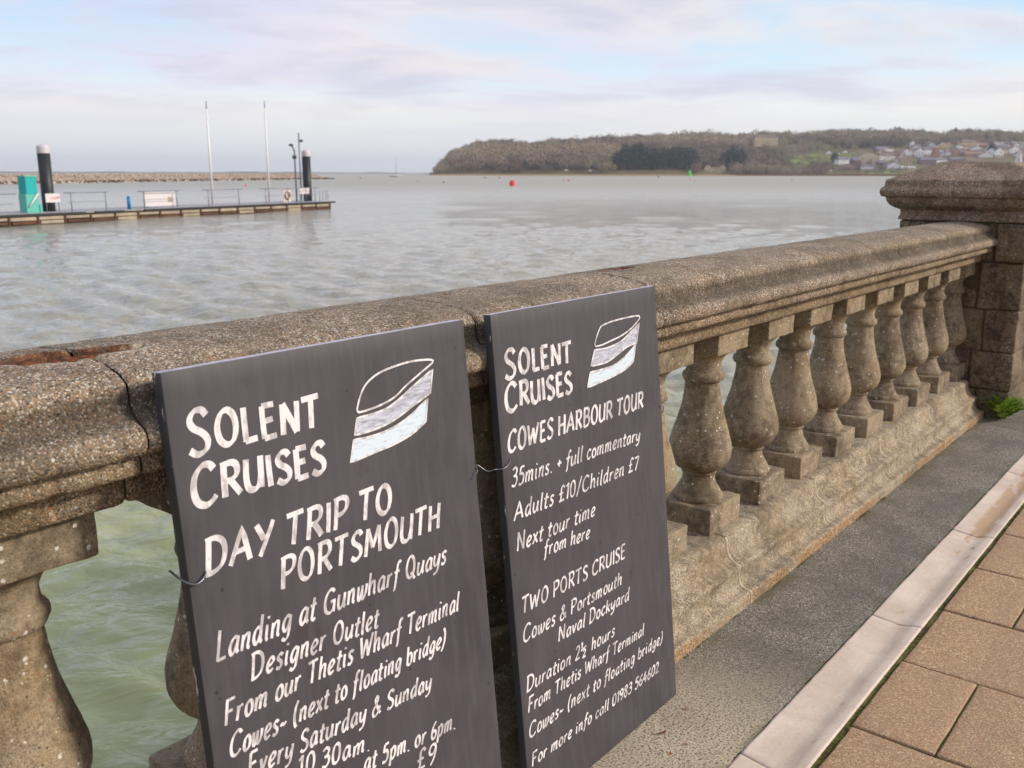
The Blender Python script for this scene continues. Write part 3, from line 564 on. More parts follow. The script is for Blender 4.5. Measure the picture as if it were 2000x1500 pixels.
c = t.mix(t.math('MULTIPLY', t.step(n3, .42, .62), .35), c, srgb(76, 71, 75))
dk = t.math('MULTIPLY', t.step(t.noise(t.scl(p, (22, 22, 9)), 1.0, 2, .5, .3), .67, .76), .7); c = t.mix(dk, c, srgb(62, 54, 54))
ch_ = t.voro(p, 26); c = t.mix(t.math('MULTIPLY', t.step(ch_.outputs['Distance'], .10, .06), t.math('GREATER_THAN', t.sep(ch_.outputs['Color'])[0], .55)), c, srgb(50, 44, 44))
finish(t, b, c, t.math('ADD', .42, t.math('MULTIPLY', n2, .22)), t.bump(t.math('ADD', n, t.math('MULTIPLY', n2, .6)), .10, .002), .35)
m_edge, t, b = material('scuffed dark board edge'); p = t.pos(); n = t.noise(t.scl(p, (70, 70, 14)), 1.0, 4, .65)
finish(t, b, t.mix(t.step(n, .66, .70), srgb(58, 57, 62), srgb(196, 186, 180)), .5, None, .5)
m_top = simple('lit pale top edge', srgb(176, 168, 176), .5, var=.2, scale=30)  # brightness of light on the boards' top edge, put into its colour
m_fillA, t, b = material('blue grey brushed paint'); p = t.pos(); n = t.noise(t.scl(p, (40, 40, 210)), 1, 4, .7, .3)
finish(t, b, t.mix(t.step(n, .3, .68), srgb(140, 138, 146), srgb(196, 198, 208)), .6)
m_fillB, t, b = material('pale blue brushed paint'); p = t.pos(); n = t.noise(t.scl(p, (40, 40, 230)), 1, 4, .7, .3)
finish(t, b, t.mix(t.step(n, .28, .5), srgb(166, 176, 184), srgb(202, 214, 221)), .6)
def board(x0, wdt, thick, lines, logo, label, seed, fl, ybot=1.0455):
    L = 1.0585; top = (1.153, 1.0555); o = root('sign_board', (x0, ybot, .002), label, 'sign board', 'blackboard signs leaning on the balustrade')
    o.rotation_euler = (math.atan2(top[1], top[0]-ybot), 0, 0)                 # local x across, y up the board, z out towards the viewer
    V, F = rbox((0, 0, -thick), (wdt, L, 0), .0016, .03, .0003, 20, seed)
    pm_ = me('panel', V, F, m_board); pm_.materials.append(m_edge); pm_.materials.append(m_top)
    for f in pm_.polygons:
        if abs(f.normal.z) < .5: f.material_index = 2 if f.normal.y > .5 else 1
    link('panel', pm_, o)
    for i, (tx, a, b_, h0, h1, sl, wt, first, drop) in enumerate(lines):
        VV, FF = writeline(tx, a, b_, h0, h1, sl, wt, seed+i, first, drop); lo_ = link('lettering', me('lettering', VV, FF, m_paint, False), o); lo_['label'] = 'white lettering reading '+tx.replace('~', '-')
    A, B, Cc = logo
    for j, (poly, mt, sharp) in enumerate(((A, None, 0), (B, m_fillA if fl else m_fillA, 1), (Cc, m_fillB, 1))):
        P_ = np.array(poly); sm = smoothpoly(P_, 5, True)
        if j:   # keep the flag corners crisp: rebuild as two smooth sides
            k1 = 1; k2 = 5; s1 = smoothpoly(P_[k1:k2+1], 5); s2 = smoothpoly(np.concatenate([P_[k2+1:], P_[:1]]), 5); sm = np.concatenate([s1, s2, s1[:1]])
        VV, FF = [], []; ribbon([tuple(q) for q in sm], .0034, .0011, VV, FF, closed=True, flat=.85); pn2 = link('emblem_outline', me('emblem_outline', VV, FF, m_paint, False), o)
        if mt:
            bm = bmesh.new(); vs = [bm.verts.new((q[0], q[1], .0006)) for q in sm[:-1]]; f = bm.faces.new(vs); bmesh.ops.triangulate(bm, faces=[f]); bm.normal_update()
            for f in bm.faces:
                if f.normal.z < 0: f.normal_flip()
            mm = bpy.data.meshes.new('emblem_stripe'); bm.to_mesh(mm); bm.free(); mm.materials.append(mt); link('emblem_stripe', mm, o)
    return o
Bl = .0255
L1 = [("SOLENT", (.026, .9405), (.262, .928), 0.0510, 0.0480, .03, 0.00966, 1.20, .10), ("CRUISES", (.022, .866), (.262, .854), 0.0490, 0.0480, .03, 0.00966, 1.18, .10),
 ("DAY TRIP TO", (.026, .761), (.393, .754), 0.0500, 0.0470, .16, 0.00874, 1, 0), ("PORTSMOUTH", (.150, .697), (.505, .689), 0.0470, 0.0450, .16, 0.00754, 1, 0),
 ("Landing at Gunwharf Quays", (.0245, .630), (.512, .620), 0.0399, 0.0351, .20, 0.00515, 1.08, 0), ("Designer Outlet", (.0775, .579), (.336, .563), 0.0351, 0.0342, .20, 0.00497, 1.05, 0),
 ("From our Thetis Wharf Terminal", (.0245, .529), (.534, .520), 0.0342, 0.0342, .20, 0.00488, 1.05, 0), ("Cowes~ (next to floating bridge)", (.0255, .478), (.490, .466), 0.0333, 0.0314, .20, 0.00488, 1.05, 0),
 ("Every Saturday & Sunday", (.052, .432), (.444, .402), 0.0342, 0.0304, .20, 0.00488, 1.05, 0), ("10.30am.", (.140, .386), (.287, .358), 0.0314, 0.0294, .18, 0.00488, 1, 0),
 ("at 5pm. or 6pm.", (.270, .327), (.4955, .298), 0.0314, 0.0294, .18, 0.00488, 1, 0), ("£9", (.388, .266), (.4386, .256), 0.0361, 0.0342, .18, 0.00488, 1, 0)]
G1 = ([(0.3386, 0.9383), (0.3418, 0.9518), (0.3585, 0.9766), (0.3876, 0.992), (0.43, 0.9994), (0.4805, 1.0015), (0.526, 0.9947), (0.4936, 0.979), (0.4544, 0.9623), (0.4234, 0.9468), (0.3873, 0.939), (0.3534, 0.9364)],
 [(0.3269, 0.9007), (0.3352, 0.9278), (0.3926, 0.9296), (0.4293, 0.9397), (0.4684, 0.9571), (0.5224, 0.9799), (0.5115, 0.9386), (0.4639, 0.9231), (0.4182, 0.9082), (0.375, 0.9015)],
 [(0.3124, 0.8578), (0.3239, 0.8937), (0.3599, 0.8913), (0.4088, 0.8947), (0.4542, 0.9072), (0.5035, 0.9303), (0.4934, 0.89), (0.4572, 0.8752), (0.4122, 0.8665), (0.3697, 0.8631)])
L2 = [("SOLENT", (.028, .934), (.256, .926), 0.0470, 0.0440, .03, 0.00902, 1.25, .14), ("CRUISES", (.0225, .868), (.251, .861), 0.0460, 0.0450, .03, 0.00902, 1.17, .10),
 ("COWES HARBOUR TOUR", (.019, .782), (.532, .775), 0.0420, 0.0370, .14, 0.00662, 1, 0), ("35mins. + full commentary", (.022, .710), (.508, .700), 0.0342, 0.0294, .18, 0.00478, 1.05, 0),
 ("Adults £10/Children £7", (.022, .641), (.494, .632), 0.0342, 0.0304, .18, 0.00478, 1.05, 0), ("Next tour time", (.022, .576), (.303, .572), 0.0342, 0.0304, .18, 0.00478, 1.05, 0),
 ("from here", (.1095, .538), (.277, .527), 0.0304, 0.0285, .18, 0.00460, 1, 0), ("TWO PORTS CRUISE", (.022, .442), (.414, .436), 0.0323, 0.0314, .16, 0.00497, 1, 0),
 ("Cowes & Portsmouth", (.0185, .381), (.393, .378), 0.0323, 0.0285, .18, 0.00460, 1.05, 0), ("Naval Dockyard", (.1357, .337), (.420, .330), 0.0304, 0.0285, .18, 0.00460, 1.05, 0),
 ("Duration 2½ hours", (.017, .274), (.350, .267), 0.0304, 0.0276, .18, 0.00442, 1.05, 0), ("From Thetis Wharf Terminal", (.017, .228), (.476, .220), 0.0294, 0.0266, .18, 0.00442, 1.05, 0),
 ("Cowes~ (next to floating bridge)", (.014, .173), (.560, .167), 0.0294, 0.0266, .18, 0.00442, 1.05, 0), ("For more info call 01983 564602", (.0155, .1085), (.534, .098), 0.0266, 0.0247, .18, 0.00442, 1.05, 0)]
G2 = ([(0.3451, 0.9502), (0.3518, 0.9659), (0.3653, 0.9832), (0.3811, 0.9914), (0.4432, 0.9963), (0.5361, 0.9941), (0.5056, 0.9726), (0.4552, 0.9584), (0.4074, 0.9521), (0.3688, 0.9479)],
 [(0.3232, 0.9073), (0.3418, 0.941), (0.3902, 0.9385), (0.4457, 0.9444), (0.4879, 0.9586), (0.5339, 0.9777), (0.5182, 0.9323), (0.4765, 0.9293), (0.4349, 0.9179), (0.3865, 0.9066)],
 [(0.3048, 0.8621), (0.3195, 0.8945), (0.37, 0.8936), (0.4163, 0.8955), (0.466, 0.9088), (0.5144, 0.9304), (0.4985, 0.8906), (0.4624, 0.8783), (0.3981, 0.8694)])
b1 = board(.667, .6165, .022, L1, G1, 'larger charcoal sign board headed Day Trip to Portsmouth, leaning nearest the camera', 500, 0)
b2 = board(1.360, .6165, .018, L2, G2, 'charcoal sign board headed Cowes Harbour Tour, leaning beside the turned balusters', 520, 1)
# wire ties
m_wire = simple('galvanised wire', srgb(120, 122, 132), .35, .9, var=.1)
def on(bo, x, y, z): return bo.matrix_basis @ Vector((x, y, z))
def tie(pts, label, r=.0011):
    P_ = smoothpoly([tuple(q) for q in pts], 6); c_ = Vector(P_[0]); V, F = tube([Vector(q) for q in P_], r, 6)
    o = link('wire_tie', me('wire_tie', V-np.array(tuple(c_)), F, m_wire), None, c_); tag(o, label, 'wire', 'wire ties holding the sign boards')
tie([on(b1, -.010, .775, -.03), on(b1, -.006, .764, -.008), on(b1, .004, .756, .006), on(b1, .018, .759, .007), on(b1, .027, .766, .001), on(b1, .026, .768, -.004)], 'bent steel wire hooked round the left edge of the larger sign board', .0016)
tie([on(b1, .598, .757, .001), on(b1, .603, .759, .005), on(b1, .613, .770, .005), on(b1, .622, .779, -.004), on(b2, -.05, .762, .004), on(b2, -.02, .757, -.002), on(b2, -.004, .756, .006), on(b2, .012, .760, .006), on(b2, .024, .768, .001), on(b2, .023, .77, -.004)], 'thin wire stretched across the gap between the two sign boards', .0010)
tie([on(b2, .604, .768, .001), on(b2, .612, .764, .005), on(b2, .622, .757, .002), on(b2, .630, .748, -.004), on(b2, .627, .738, -.010), on(b2, .618, .741, -.025)], 'twisted wire end at the right edge of the Cowes Harbour Tour board', .0010)
# ------------------------------------------------------------------ small plants and debris
m_leafg, t, b = material('fresh green fern leaf'); oi = t.node('ShaderNodeAttribute'); oi.attribute_name = 'tint'
finish(t, b, t.mix(oi.outputs['Fac'], srgb(84, 122, 30), srgb(160, 190, 62)), .55, None, .4); b.inputs['Subsurface Weight'].default_value = 0
def weed(loc, n, size, label):
    o = root('fern', loc, label, 'plant'); rg = random.Random(3+n); SV, SF = [], []; LV, LF, T = [], [], []
    for k in range(n):
        a = rg.uniform(math.pi*.55, math.pi*1.75); le = size*rg.uniform(.5, 1.15); lift = rg.uniform(.85, 1.5)
        pts = [Vector((math.cos(a)*le*(u*math.cos(lift)+.25*u*u), math.sin(a)*le*(u*math.cos(lift)+.25*u*u), le*u*math.sin(lift)*(1-.18*u*u))) for u in np.linspace(0, 1, 9)]
        V, F = tube(pts, .0011, 4, False, .0004); SV.append((V, F)); tn = rg.random()
        for i in range(2, 9):
            d_ = (pts[min(i, 8)]-pts[i-1]).normalized(); side = d_.cross(Vector((0, 0, 1))).normalized()
            for s_ in (-1, 1):
                l = size*.26*(1-abs(i-4)/7)*rg.uniform(.8, 1.2); w = l*.5; dr = (side*s_+d_*.5+Vector((0, 0, rg.uniform(-.3, .3)))).normalized(); c0 = pts[i]; up_ = dr.cross(d_).normalized()*w*.15; i0 = len(LV)
                LV += [c0, c0+dr*l*.35+d_*w*.5+up_, c0+dr*l*.8+d_*w*.35, c0+dr*l, c0+dr*l*.75-d_*w*.4, c0+dr*l*.35-d_*w*.45-up_]; LF += [[i0, i0+1, i0+2, i0+3], [i0, i0+3, i0+4, i0+5]]; T += [min(1, max(0, tn*.6+rg.uniform(0, .4)))]*6
    V, F = join(SV); link('stem', me('stem', V, F, m_leafg, True, {'tint': np.full(len(V), .3)}), o)
    link('leaves', me('leaves', [tuple(q) for q in LV], LF, m_leafg, False, {'tint': T}), o)
weed((5.585, 1.035, .0), 60, .16, 'small bright green fern growing at the foot of the dark pier')
weed((5.59, 1.16, .0), 16, .07, 'low dark weed sprouting beside the plinth end under the pier')
m_dry = simple('dry orange leaf', srgb(176, 84, 40), .7, var=.4, scale=60)
m_dry2 = simple('dry brown leaf', srgb(120, 78, 44), .8, var=.4, scale=60)
for i, (x, y, z, s_, mm, lb) in enumerate(((1.985, 1.118, .012, .010, m_dry, 'tiny orange dead leaf caught at the plinth foot right of the sign'), (1.93, .99, .004, .008, m_dry2, 'brown leaf scrap under the corner of the Cowes Harbour Tour board'), (1.80, .985, .004, .011, m_dry2, 'brown leaf scrap at the bottom edge of the right sign board'), (1.74, .93, .003, .006, m_dry, 'reddish leaf crumb on the gravelly asphalt before the right sign'), (1.36*1.32, .92, .003, .006, m_dry2, 'small dark leaf crumb lying on the pale asphalt by the channel'), (3.54, .70, -.008, .007, m_dry2, 'dark leaf crumb lying in the channel beside the sandy stain'))):
    a = np.linspace(0, 2*math.pi, 9)[:-1]; V = np.stack([np.cos(a)*s_, np.sin(a)*s_*.5, np.abs(np.cos(a))*s_*.3], 1); V = np.vstack([V, [[0, 0, 0]]]); F = [[k, (k+1) % 8, 8] for k in range(8)]
    o = link('fallen_leaf', me('fallen_leaf', V, F, mm), None, (x, y, z)); o.rotation_euler = (.2, .1, i*1.3); tag(o, lb, 'leaf', 'fallen leaf scraps')
# ------------------------------------------------------------------ PONTOON
WL = -1.5
def bearing(u, v=338.0):
    """horizontal direction whose bearing from the viewing place was measured as u"""
    d_ = Rv*(u-1000)+up*(750-v)+fw*FPX; return d_
P0 = Vector((22.38, 53.46, 0)); PD = (Vector((50.55, 59.67, 0))-P0).normalized(); PN = Vector((-PD.y, PD.x, 0)); PROT = math.atan2(PD.y, PD.x); DK = -.92
def along(u, back):
    d_ = bearing(u); a = PD.x; b_ = -d_.x; c_ = PD.y; e = -d_.y; f = P0+PN*back; det = a*e-b_*c_; return ((-f.x)*e-b_*(-f.y))/det
PL = 28.845
m_deck = simple('grey deck boards', srgb(150, 146, 146), .8, var=.15, scale=3)
m_black = simple('black steel', srgb(38, 40, 42), .5, var=.2, scale=2)
m_whitecap = simple('white pile cap', srgb(192, 183, 183), .5, var=.05)
m_rail = simple('grey galvanised rail', srgb(128, 130, 138), .5, .3, var=.1)
m_timber = simple('pale sawn fender timber', srgb(160, 146, 124), .85, var=.3, scale=1.2)
m_rfend = simple('rusty brown fender', srgb(88, 60, 46), .9, var=.4, scale=1.5)
m_algae = simple('green algae float', srgb(72, 62, 34), .9, var=.4, scale=1.3)
m_white = simple('white paint', srgb(222, 216, 214), .5, var=.05)
m_offw = simple('off white panel', srgb(206, 198, 196), .6, var=.06)
m_teal = simple('turquoise plastic', srgb(24, 160, 158), .4, var=.1)
m_teal2 = simple('pale green plastic', srgb(92, 176, 158), .4, var=.12)
m_blue = simple('blue paint', srgb(34, 118, 178), .45, var=.1)
m_pink = simple('red and pink print', srgb(206, 160, 160), .6, var=.3, scale=3)
pon = root('pontoon', P0+Vector((0, 0, WL)), 'long floating landing pontoon with grey deck, rails and timber fendering', 'pontoon', rz=PROT)
def PL_(name, parts, mat, parent=pon, smooth=False):
    V, F = join(parts); return link(name, me(name, V, F, mat, smooth), parent)
zt = DK-WL
PL_('deck', [box((-24, -.05, zt-.07), (PL+.35, 4.0, zt))], m_deck)
PL_('deck_edge', [box((-24, -.16, zt-.13), (-7.2+12.6, -.052, zt-.005)), box((6.1, -.16, zt-.13), (8.2, -.052, zt-.005)), box((9.8, -.16, zt-.13), (PL+.5, -.052, zt-.005)), box((PL+.352, -.05, zt-.12), (PL+.5, 4.0, zt-.01))], m_black)
PL_('float', [box((-24, .05, -.4), (PL-.05, 3.9, zt-.072))], m_algae)
for k in range(22):
    xa = -10+k*1.76; 
    PL_('fender_timber', [box((xa+.02, -.10, .22+.015*(k % 3)), (xa+1.72, .048, .40))], m_timber)
    PL_('lower_fender', [box((xa+.10, -.12, .02), (xa+1.55, .047, .185))], m_timber if k % 3 == 1 else m_rfend)
    PL_('fender_bracket', [box((xa+1.61, -.17, -.1), (xa+1.73, -.102, .42))], m_rfend)
PL_('end_fender', [box((PL-.04, .1, .0), (PL+.12, 3.8, .42))], m_rfend)
def rail(u0, u1, back, posts, lower=True):
    a, b_ = along(u0, back), along(u1, back); h = 1.08; rt = link('guard_rail', None, pon) if False else bpy.data.objects.new('guard_rail', None); C.objects.link(rt); rt.parent = pon; rt.location = (a, back, zt)
    V, F = tube([(0, 0, h), (b_-a, 0, h)], .028, 6); link('top_rail', me('top_rail', V, F, m_rail), rt)
    if lower: V, F = tube([(.2, 0, .55), (b_-a-.2, 0, .55)], .014, 5); link('lower_rail', me('lower_rail', V, F, m_rail), rt)
    for pu in posts:
        x = along(pu, back)-a; V, F = tube([(x, 0, 0), (x, 0, h-.02)], .032, 6); link('rail_post', me('rail_post', V, F, m_rail), rt)
rail(-260, 25, .5, [-200, -120, -30]); rail(120, 205, .5, [133, 201]); rail(265, 348, .5, [276, 341]); rail(392, 470, .5, [403, 463]); rail(505, 622, .5, [516, 560, 595, 613], True)
for u in (622, 628, 634, 638): 
    x = along(u, .5+(u-622)*.15); V, F = tube([(0, 0, 0), (0, 0, .85)], .025, 6); o = link('mooring_hoop', me('mooring_hoop', V, F, m_rail), pon); o.location = (x, .5+(u-622)*.15, zt)
def atp(u, back, z=0): return P0+PD*along(u, back)+PN*back+Vector((0, 0, z))
def piling(u, back, rad, top, label):
    c_ = atp(u, back); o = root('mooring_pile', c_+Vector((0, 0, WL)), label, 'mooring pile', 'black mooring piles of the pontoon')
    V, F = tube([(0, 0, -1), (0, 0, top-WL-.32)], rad, 24); link('shaft', me('shaft', V, F, m_black), o)
    V, F = lathe([(rad*1.02, top-WL-.40), (rad*1.03, top-WL-.05), (rad*.95, top-WL+.02), (.3*rad, top-WL+.12), (.001, top-WL+.13)], 0, 0, 24); link('cap', me('cap', V, F, m_whitecap), o)
piling(88, 2.0, .35, 2.80, 'thick black mooring pile with white cap beside the turquoise cabinet'); piling(598.5, 2.0, .34, 3.0, 'black mooring pile with white cap near the far end of the pontoon')
def flag(u, top, label):
    c_ = atp(u, 1.2, DK); o = root('flagpole', c_, label, 'flagpole', 'bare white flagpoles on the pontoon'); h = top-DK
    V, F = tube([(0, 0, 0), (0, 0, h)], .085, 10, True, .05); link('pole', me('pole', V, F, m_white), o)
    V, F = tube([(0, 0, h), (0, 0, h+.5)], .035, 8); link('truck', me('truck', V, F, m_rail), o)
flag(411, 5.6, 'left white flagpole, rising between the middle guard rails of the pontoon'); flag(523, 6.0, 'right white flagpole, nearer the far end of the pontoon')
c_ = atp(576.5, 1.4, DK); o = root('lamp_post', c_, 'thin lamp post with small angled head left of the far black pile', 'lamp post')
V, F = tube([(0, 0, 0), (0, 0, 3.9), (-.12, 0, 4.1), (-.25, 0, 4.35)], .065, 8); link('post', me('post', V, F, m_rail), o); V, F = box((-.42, -.1, 4.25), (-.18, .1, 4.42)); link('lamp_head', me('lamp_head', V, F, m_black, False), o); V, F = box((-.15, -.1, 3.3), (.1, .1, 3.55)); link('camera_box', me('camera_box', V, F, m_black, False), o)
c_ = atp(586, 1.8, DK); o = root('instrument_mast', c_, 'tall thin mast with instruments immediately left of the far black pile', 'mast')
V, F = tube([(0, 0, 0), (0, 0, 5.3)], .06, 8); link('post', me('post', V, F, m_rail), o); V, F = box((.06, -.08, 4.6), (.32, .08, 4.8)); link('sensor', me('sensor', V, F, m_black, False), o)
# turquoise cabinet
c_ = atp(50, 1.3, DK); o = root('cabinet', c_, 'tall turquoise cabinet with white diagonal brace standing on the pontoon', 'cabinet', rz=PROT)
V, F = box((-.45, -.35, 1.05), (.48, .35, 1.98)); link('upper_door', me('upper_door', V, F, m_teal, False), o)
V, F = rbox((-.52, -.40, 1.98), (.55, .40, 2.06), .02, .3); link('lid', me('lid', V, F, m_teal2, False), o); V, F = box((-.52, -.32, 0), (.55, .36, 1.05)); link('body', me('body', V, F, m_teal2, False), o)
o.scale = (.74, .9, 1)
V, F = tube([(-.4, -.42, .35), (.45, -.42, 1.05)], .05, 6); link('brace', me('brace', V, F, m_white), o)
V, F = box((.552, -.38, 0), (.74, .1, .45)); link('side_bin', me('side_bin', V, F, m_teal2, False), o)
def sign(u, back, w, z0, z1, mat, label, cat='sign', extra=None):
    c_ = atp(u, back, DK); o = root('notice_panel', c_, label, cat, rz=PROT); V, F = box((-w/2, -.03, z0), (w/2, .03, z1)); link('board', me('board', V, F, mat, False), o)
    for s_ in (-1, 1): V, F = tube([(s_*w*.42, .05, 0), (s_*w*.42, .05, z1)], .025, 6); link('post', me('post', V, F, m_rail), o)
    if extra: V, F = box(*extra[0]); link('print', me('print', V, F, extra[1], False), o)
    return o
sign(97, 1.0, .95, .55, 1.05, m_offw, 'small pinkish white notice in front of the left black pile', extra=(((-.2, -.036, .72), (.4, -.031, .86)), m_pink))
sign(308, .8, 2.55, .12, 1.02, m_offw, 'wide off white panel fixed to the middle of the pontoon rail', extra=(((.62, -.036, .35), (1.0, -.031, .68)), m_timber))
sign(592, 1.0, 1.2, .62, 1.1, m_offw, 'grey white notice panel in front of the far black pile')
c_ = atp(246, .7, DK); o = root('bollard', c_, 'slim bright blue post standing on the pontoon deck', 'post'); V, F = tube([(0, 0, 0), (0, 0, .74)], .11, 12); link('post', me('post', V, F, m_blue), o); V, F = tube([(0, 0, .74), (0, 0, .80)], .12, 12, True, .07); link('cap', me('cap', V, F, m_blue), o)
m_ring = simple('orange lifebuoy', srgb(196, 156, 138), .6, var=.4, scale=6)
c_ = atp(558, .7, DK); o = root('lifebuoy', c_, 'round orange and white lifebuoy hung on a white backing board', 'lifebuoy', rz=PROT)
a = np.linspace(0, 2*math.pi, 25)[:-1]; V = np.array([((.27+.07*math.cos(bq))*math.cos(aq), -.09+.07*math.sin(bq), .55+(.27+.07*math.cos(bq))*math.sin(aq)) for aq in a for bq in np.linspace(0, 2*math.pi, 9)[:-1]])
link('ring', me('ring', V, grid_faces(24, 8, True, True), m_ring), o); V, F = box((-.42, -.01, .05), (.42, .03, 1.0)); link('backing_board', me('backing_board', V, F, m_offw, False), o)
# ------------------------------------------------------------------ BREAKWATER
m_rock = simple('breakwater rock', srgb(164, 147, 130), .95, var=.14, scale=.5)
m_rockw = simple('wet tide line rock', srgb(70, 60, 44), .9, var=.3, scale=.5)
bw = root('breakwater', (200, 300, WL), 'long low breakwater of pale boulders stretching across the harbour mouth', 'breakwater')
A0, A1 = Vector((-60, 160, 0)), Vector((292, 349, 0)); bd = (A1-A0); bl = bd.length; bd.normalize(); bn = Vector((-bd.y, bd.x, 0)); OB = np.array([200, 300, WL])
n = 700; pr = [(-7, -1.5), (-5.5, .25), (-3.5, 1.0), (-1.8, 1.75), (0, 2.15), (2, 2.1), (5, .8), (7, -1.5)]; V = []
for i in range(n):
    s_ = i/(n-1); end = min(1, (1-s_)*bl/14)
    for (o_, z_) in pr:
        q = A0+bd*(s_*bl)+bn*(o_*(.4+.6*end)); V.append((q.x, q.y, WL+(z_ if z_ < 0 else z_*end)))
V = np.array(V); jn = fbm(V, .9, 4, 2); V[:, 2] += jn*.30; V[:, 0] += vnoise(V, 1.3, 8)*.4
link('core', me('core', V-OB, grid_faces(n, len(pr))[:, ::1], m_rock, False), bw)
bs = []
ico = bmesh.new(); bmesh.ops.create_icosphere(ico, subdivisions=1, radius=1); IV = np.array([v.co[:] for v in ico.verts]); IF = np.array([[v.index for v in f.verts] for f in ico.faces]); ico.free()
VV, FF, MI, off = [], [], [], 0
for k in range(12000):
    s_ = rng.random()**1.15; o_ = -6+rng.random()*8.5; z_ = np.interp(o_, [q[0] for q in pr], [q[1] for q in pr])*min(1, (1-s_)*bl/14)
    q = A0+bd*(s_*bl)+bn*o_; r_ = rng.uniform(.14, .36); v = IV*rng.uniform(.7, 1.2, 3)*r_*(1+rng.normal(0, .12, (len(IV), 1))); VV.append(v+np.array([q.x, q.y, WL+z_+.1])); FF.append(IF+off); MI += [1 if z_ < .45 else 0]*len(IF); off += len(IV)
mb = me('boulders', np.concatenate(VV)-OB, np.concatenate(FF), m_rock, False); mb.materials.append(m_rockw)
if len(mb.polygons) == len(MI): mb.polygons.foreach_set('material_index', MI)
tag(link('boulders', mb, bw), kind='stuff')
# ------------------------------------------------------------------ HEADLAND, WOOD AND TOWN
SKY = [(835, 341), (846, 339), (852, 327), (860, 314), (880, 300), (905, 292), (935, 282), (965, 279), (1010, 280), (1030, 283), (1080, 278), (1130, 275), (1180, 271), (1200, 272), (1260, 268), (1330, 264), (1380, 263), (1430, 266), (1470, 262), (1500, 260), (1560, 262), (1620, 257), (1700, 257), (1780, 257), (1830, 263), (1860, 257), (1900, 257), (1950, 259), (2000, 262), (2300, 268), (2800, 285), (3600, 330)]
SU, SV_ = zip(*SKY); D0, D1 = 1060., 1460.
def hz(u, s):                 # ground height at bearing u, s = 0 at the shore, 1 on the ridge
    u = np.asarray(u, float); s = np.asarray(s, float); vt = np.interp(u, SU, SV_); top = np.maximum((338-vt)*(D1)/1876+CAM_H-10.0, -1.0)
    k = np.clip(s, 0, 1); tip = np.clip((u-840)/90, 0, 1); prf = k**(.55+.45*tip*np.clip((u-1100)/300, 0, 1)) ; flat = np.clip((u-1300)/150, 0, 1)*.08
    k2 = np.clip((k-flat)/(1-flat), 0, 1)**(.6+.35*np.clip((u-1150)/300, 0, 1))
    return WL+1.3*np.clip(s*60+.35, 0, 1)+(top+.5)*k2*np.where(s > 1, np.clip(1-(s-1)*1.3, 0, 1), 1)
def hp_(u, s):
    D = D0+(D1-D0)*np.asarray(s, float); u = np.asarray(u, float); lat = (u-1000)/1876*D
    # the headland's tip curves away from the viewer
    return np.stack([Fv.x*D+Rv.x*lat, Fv.y*D+Rv.y*lat, hz(u, s)], -1)
us = np.concatenate([np.linspace(838, 2000, 420), np.linspace(2000, 3600, 90)[1:]]); ss = np.concatenate([[-.02], np.linspace(0, 1, 50), np.linspace(1, 1.9, 14)[1:]])
UU, SS = np.meshgrid(us, ss, indexing='ij'); HP = hp_(UU, SS).reshape(-1, 3)
HP[:, 2] += fbm(HP, .01, 4, 3)*2.2*np.clip(SS.ravel()*4, 0, 1); HP[:, 2] = np.where(SS.ravel() < -.01, WL-1.5, HP[:, 2])
m_hill, t, b = material('winter hillside'); p = t.pos(); z_ = t.sep(p)[2]; n = t.noise(p, .012, 5, .6, .3)
dpn = t.node('ShaderNodeVectorMath', operation='DOT_PRODUCT'); t.l.new(p, dpn.inputs[0]); dpn.inputs[1].default_value = (math.sin(YAW), -math.cos(YAW), 0.0)
ltv = dpn.outputs['Value']
c = t.mix(t.math('MULTIPLY', t.step(n, .42, .56), t.math('MULTIPLY', t.step(ltv, 190, 280), t.step(ltv, 520, 430))), srgb(96, 84, 66), srgb(116, 132, 62)); c = t.mix(t.step(t.noise(p, .08, 4), .4, .6), c, srgb(104, 96, 62)); c = t.mix(t.step(z_, .6, -.2), c, srgb(150, 126, 92))
finish(t, b, c, .95, None, .1)
tag(link('headland', me('headland', HP, grid_faces(len(us), len(ss)), m_hill)), kind='structure')
def spot(u, v):               # hillside point seen at this bearing and height
    s_ = np.linspace(.01, 1.0, 200); q = hp_(np.full(200, u), s_); D = D0+(D1-D0)*s_; vv = 338-(q[:, 2]-CAM_H)*1876/D
    i = int(np.argmin(np.abs(vv-v))); return Vector(q[i]), s_[i], 1876/D[i]
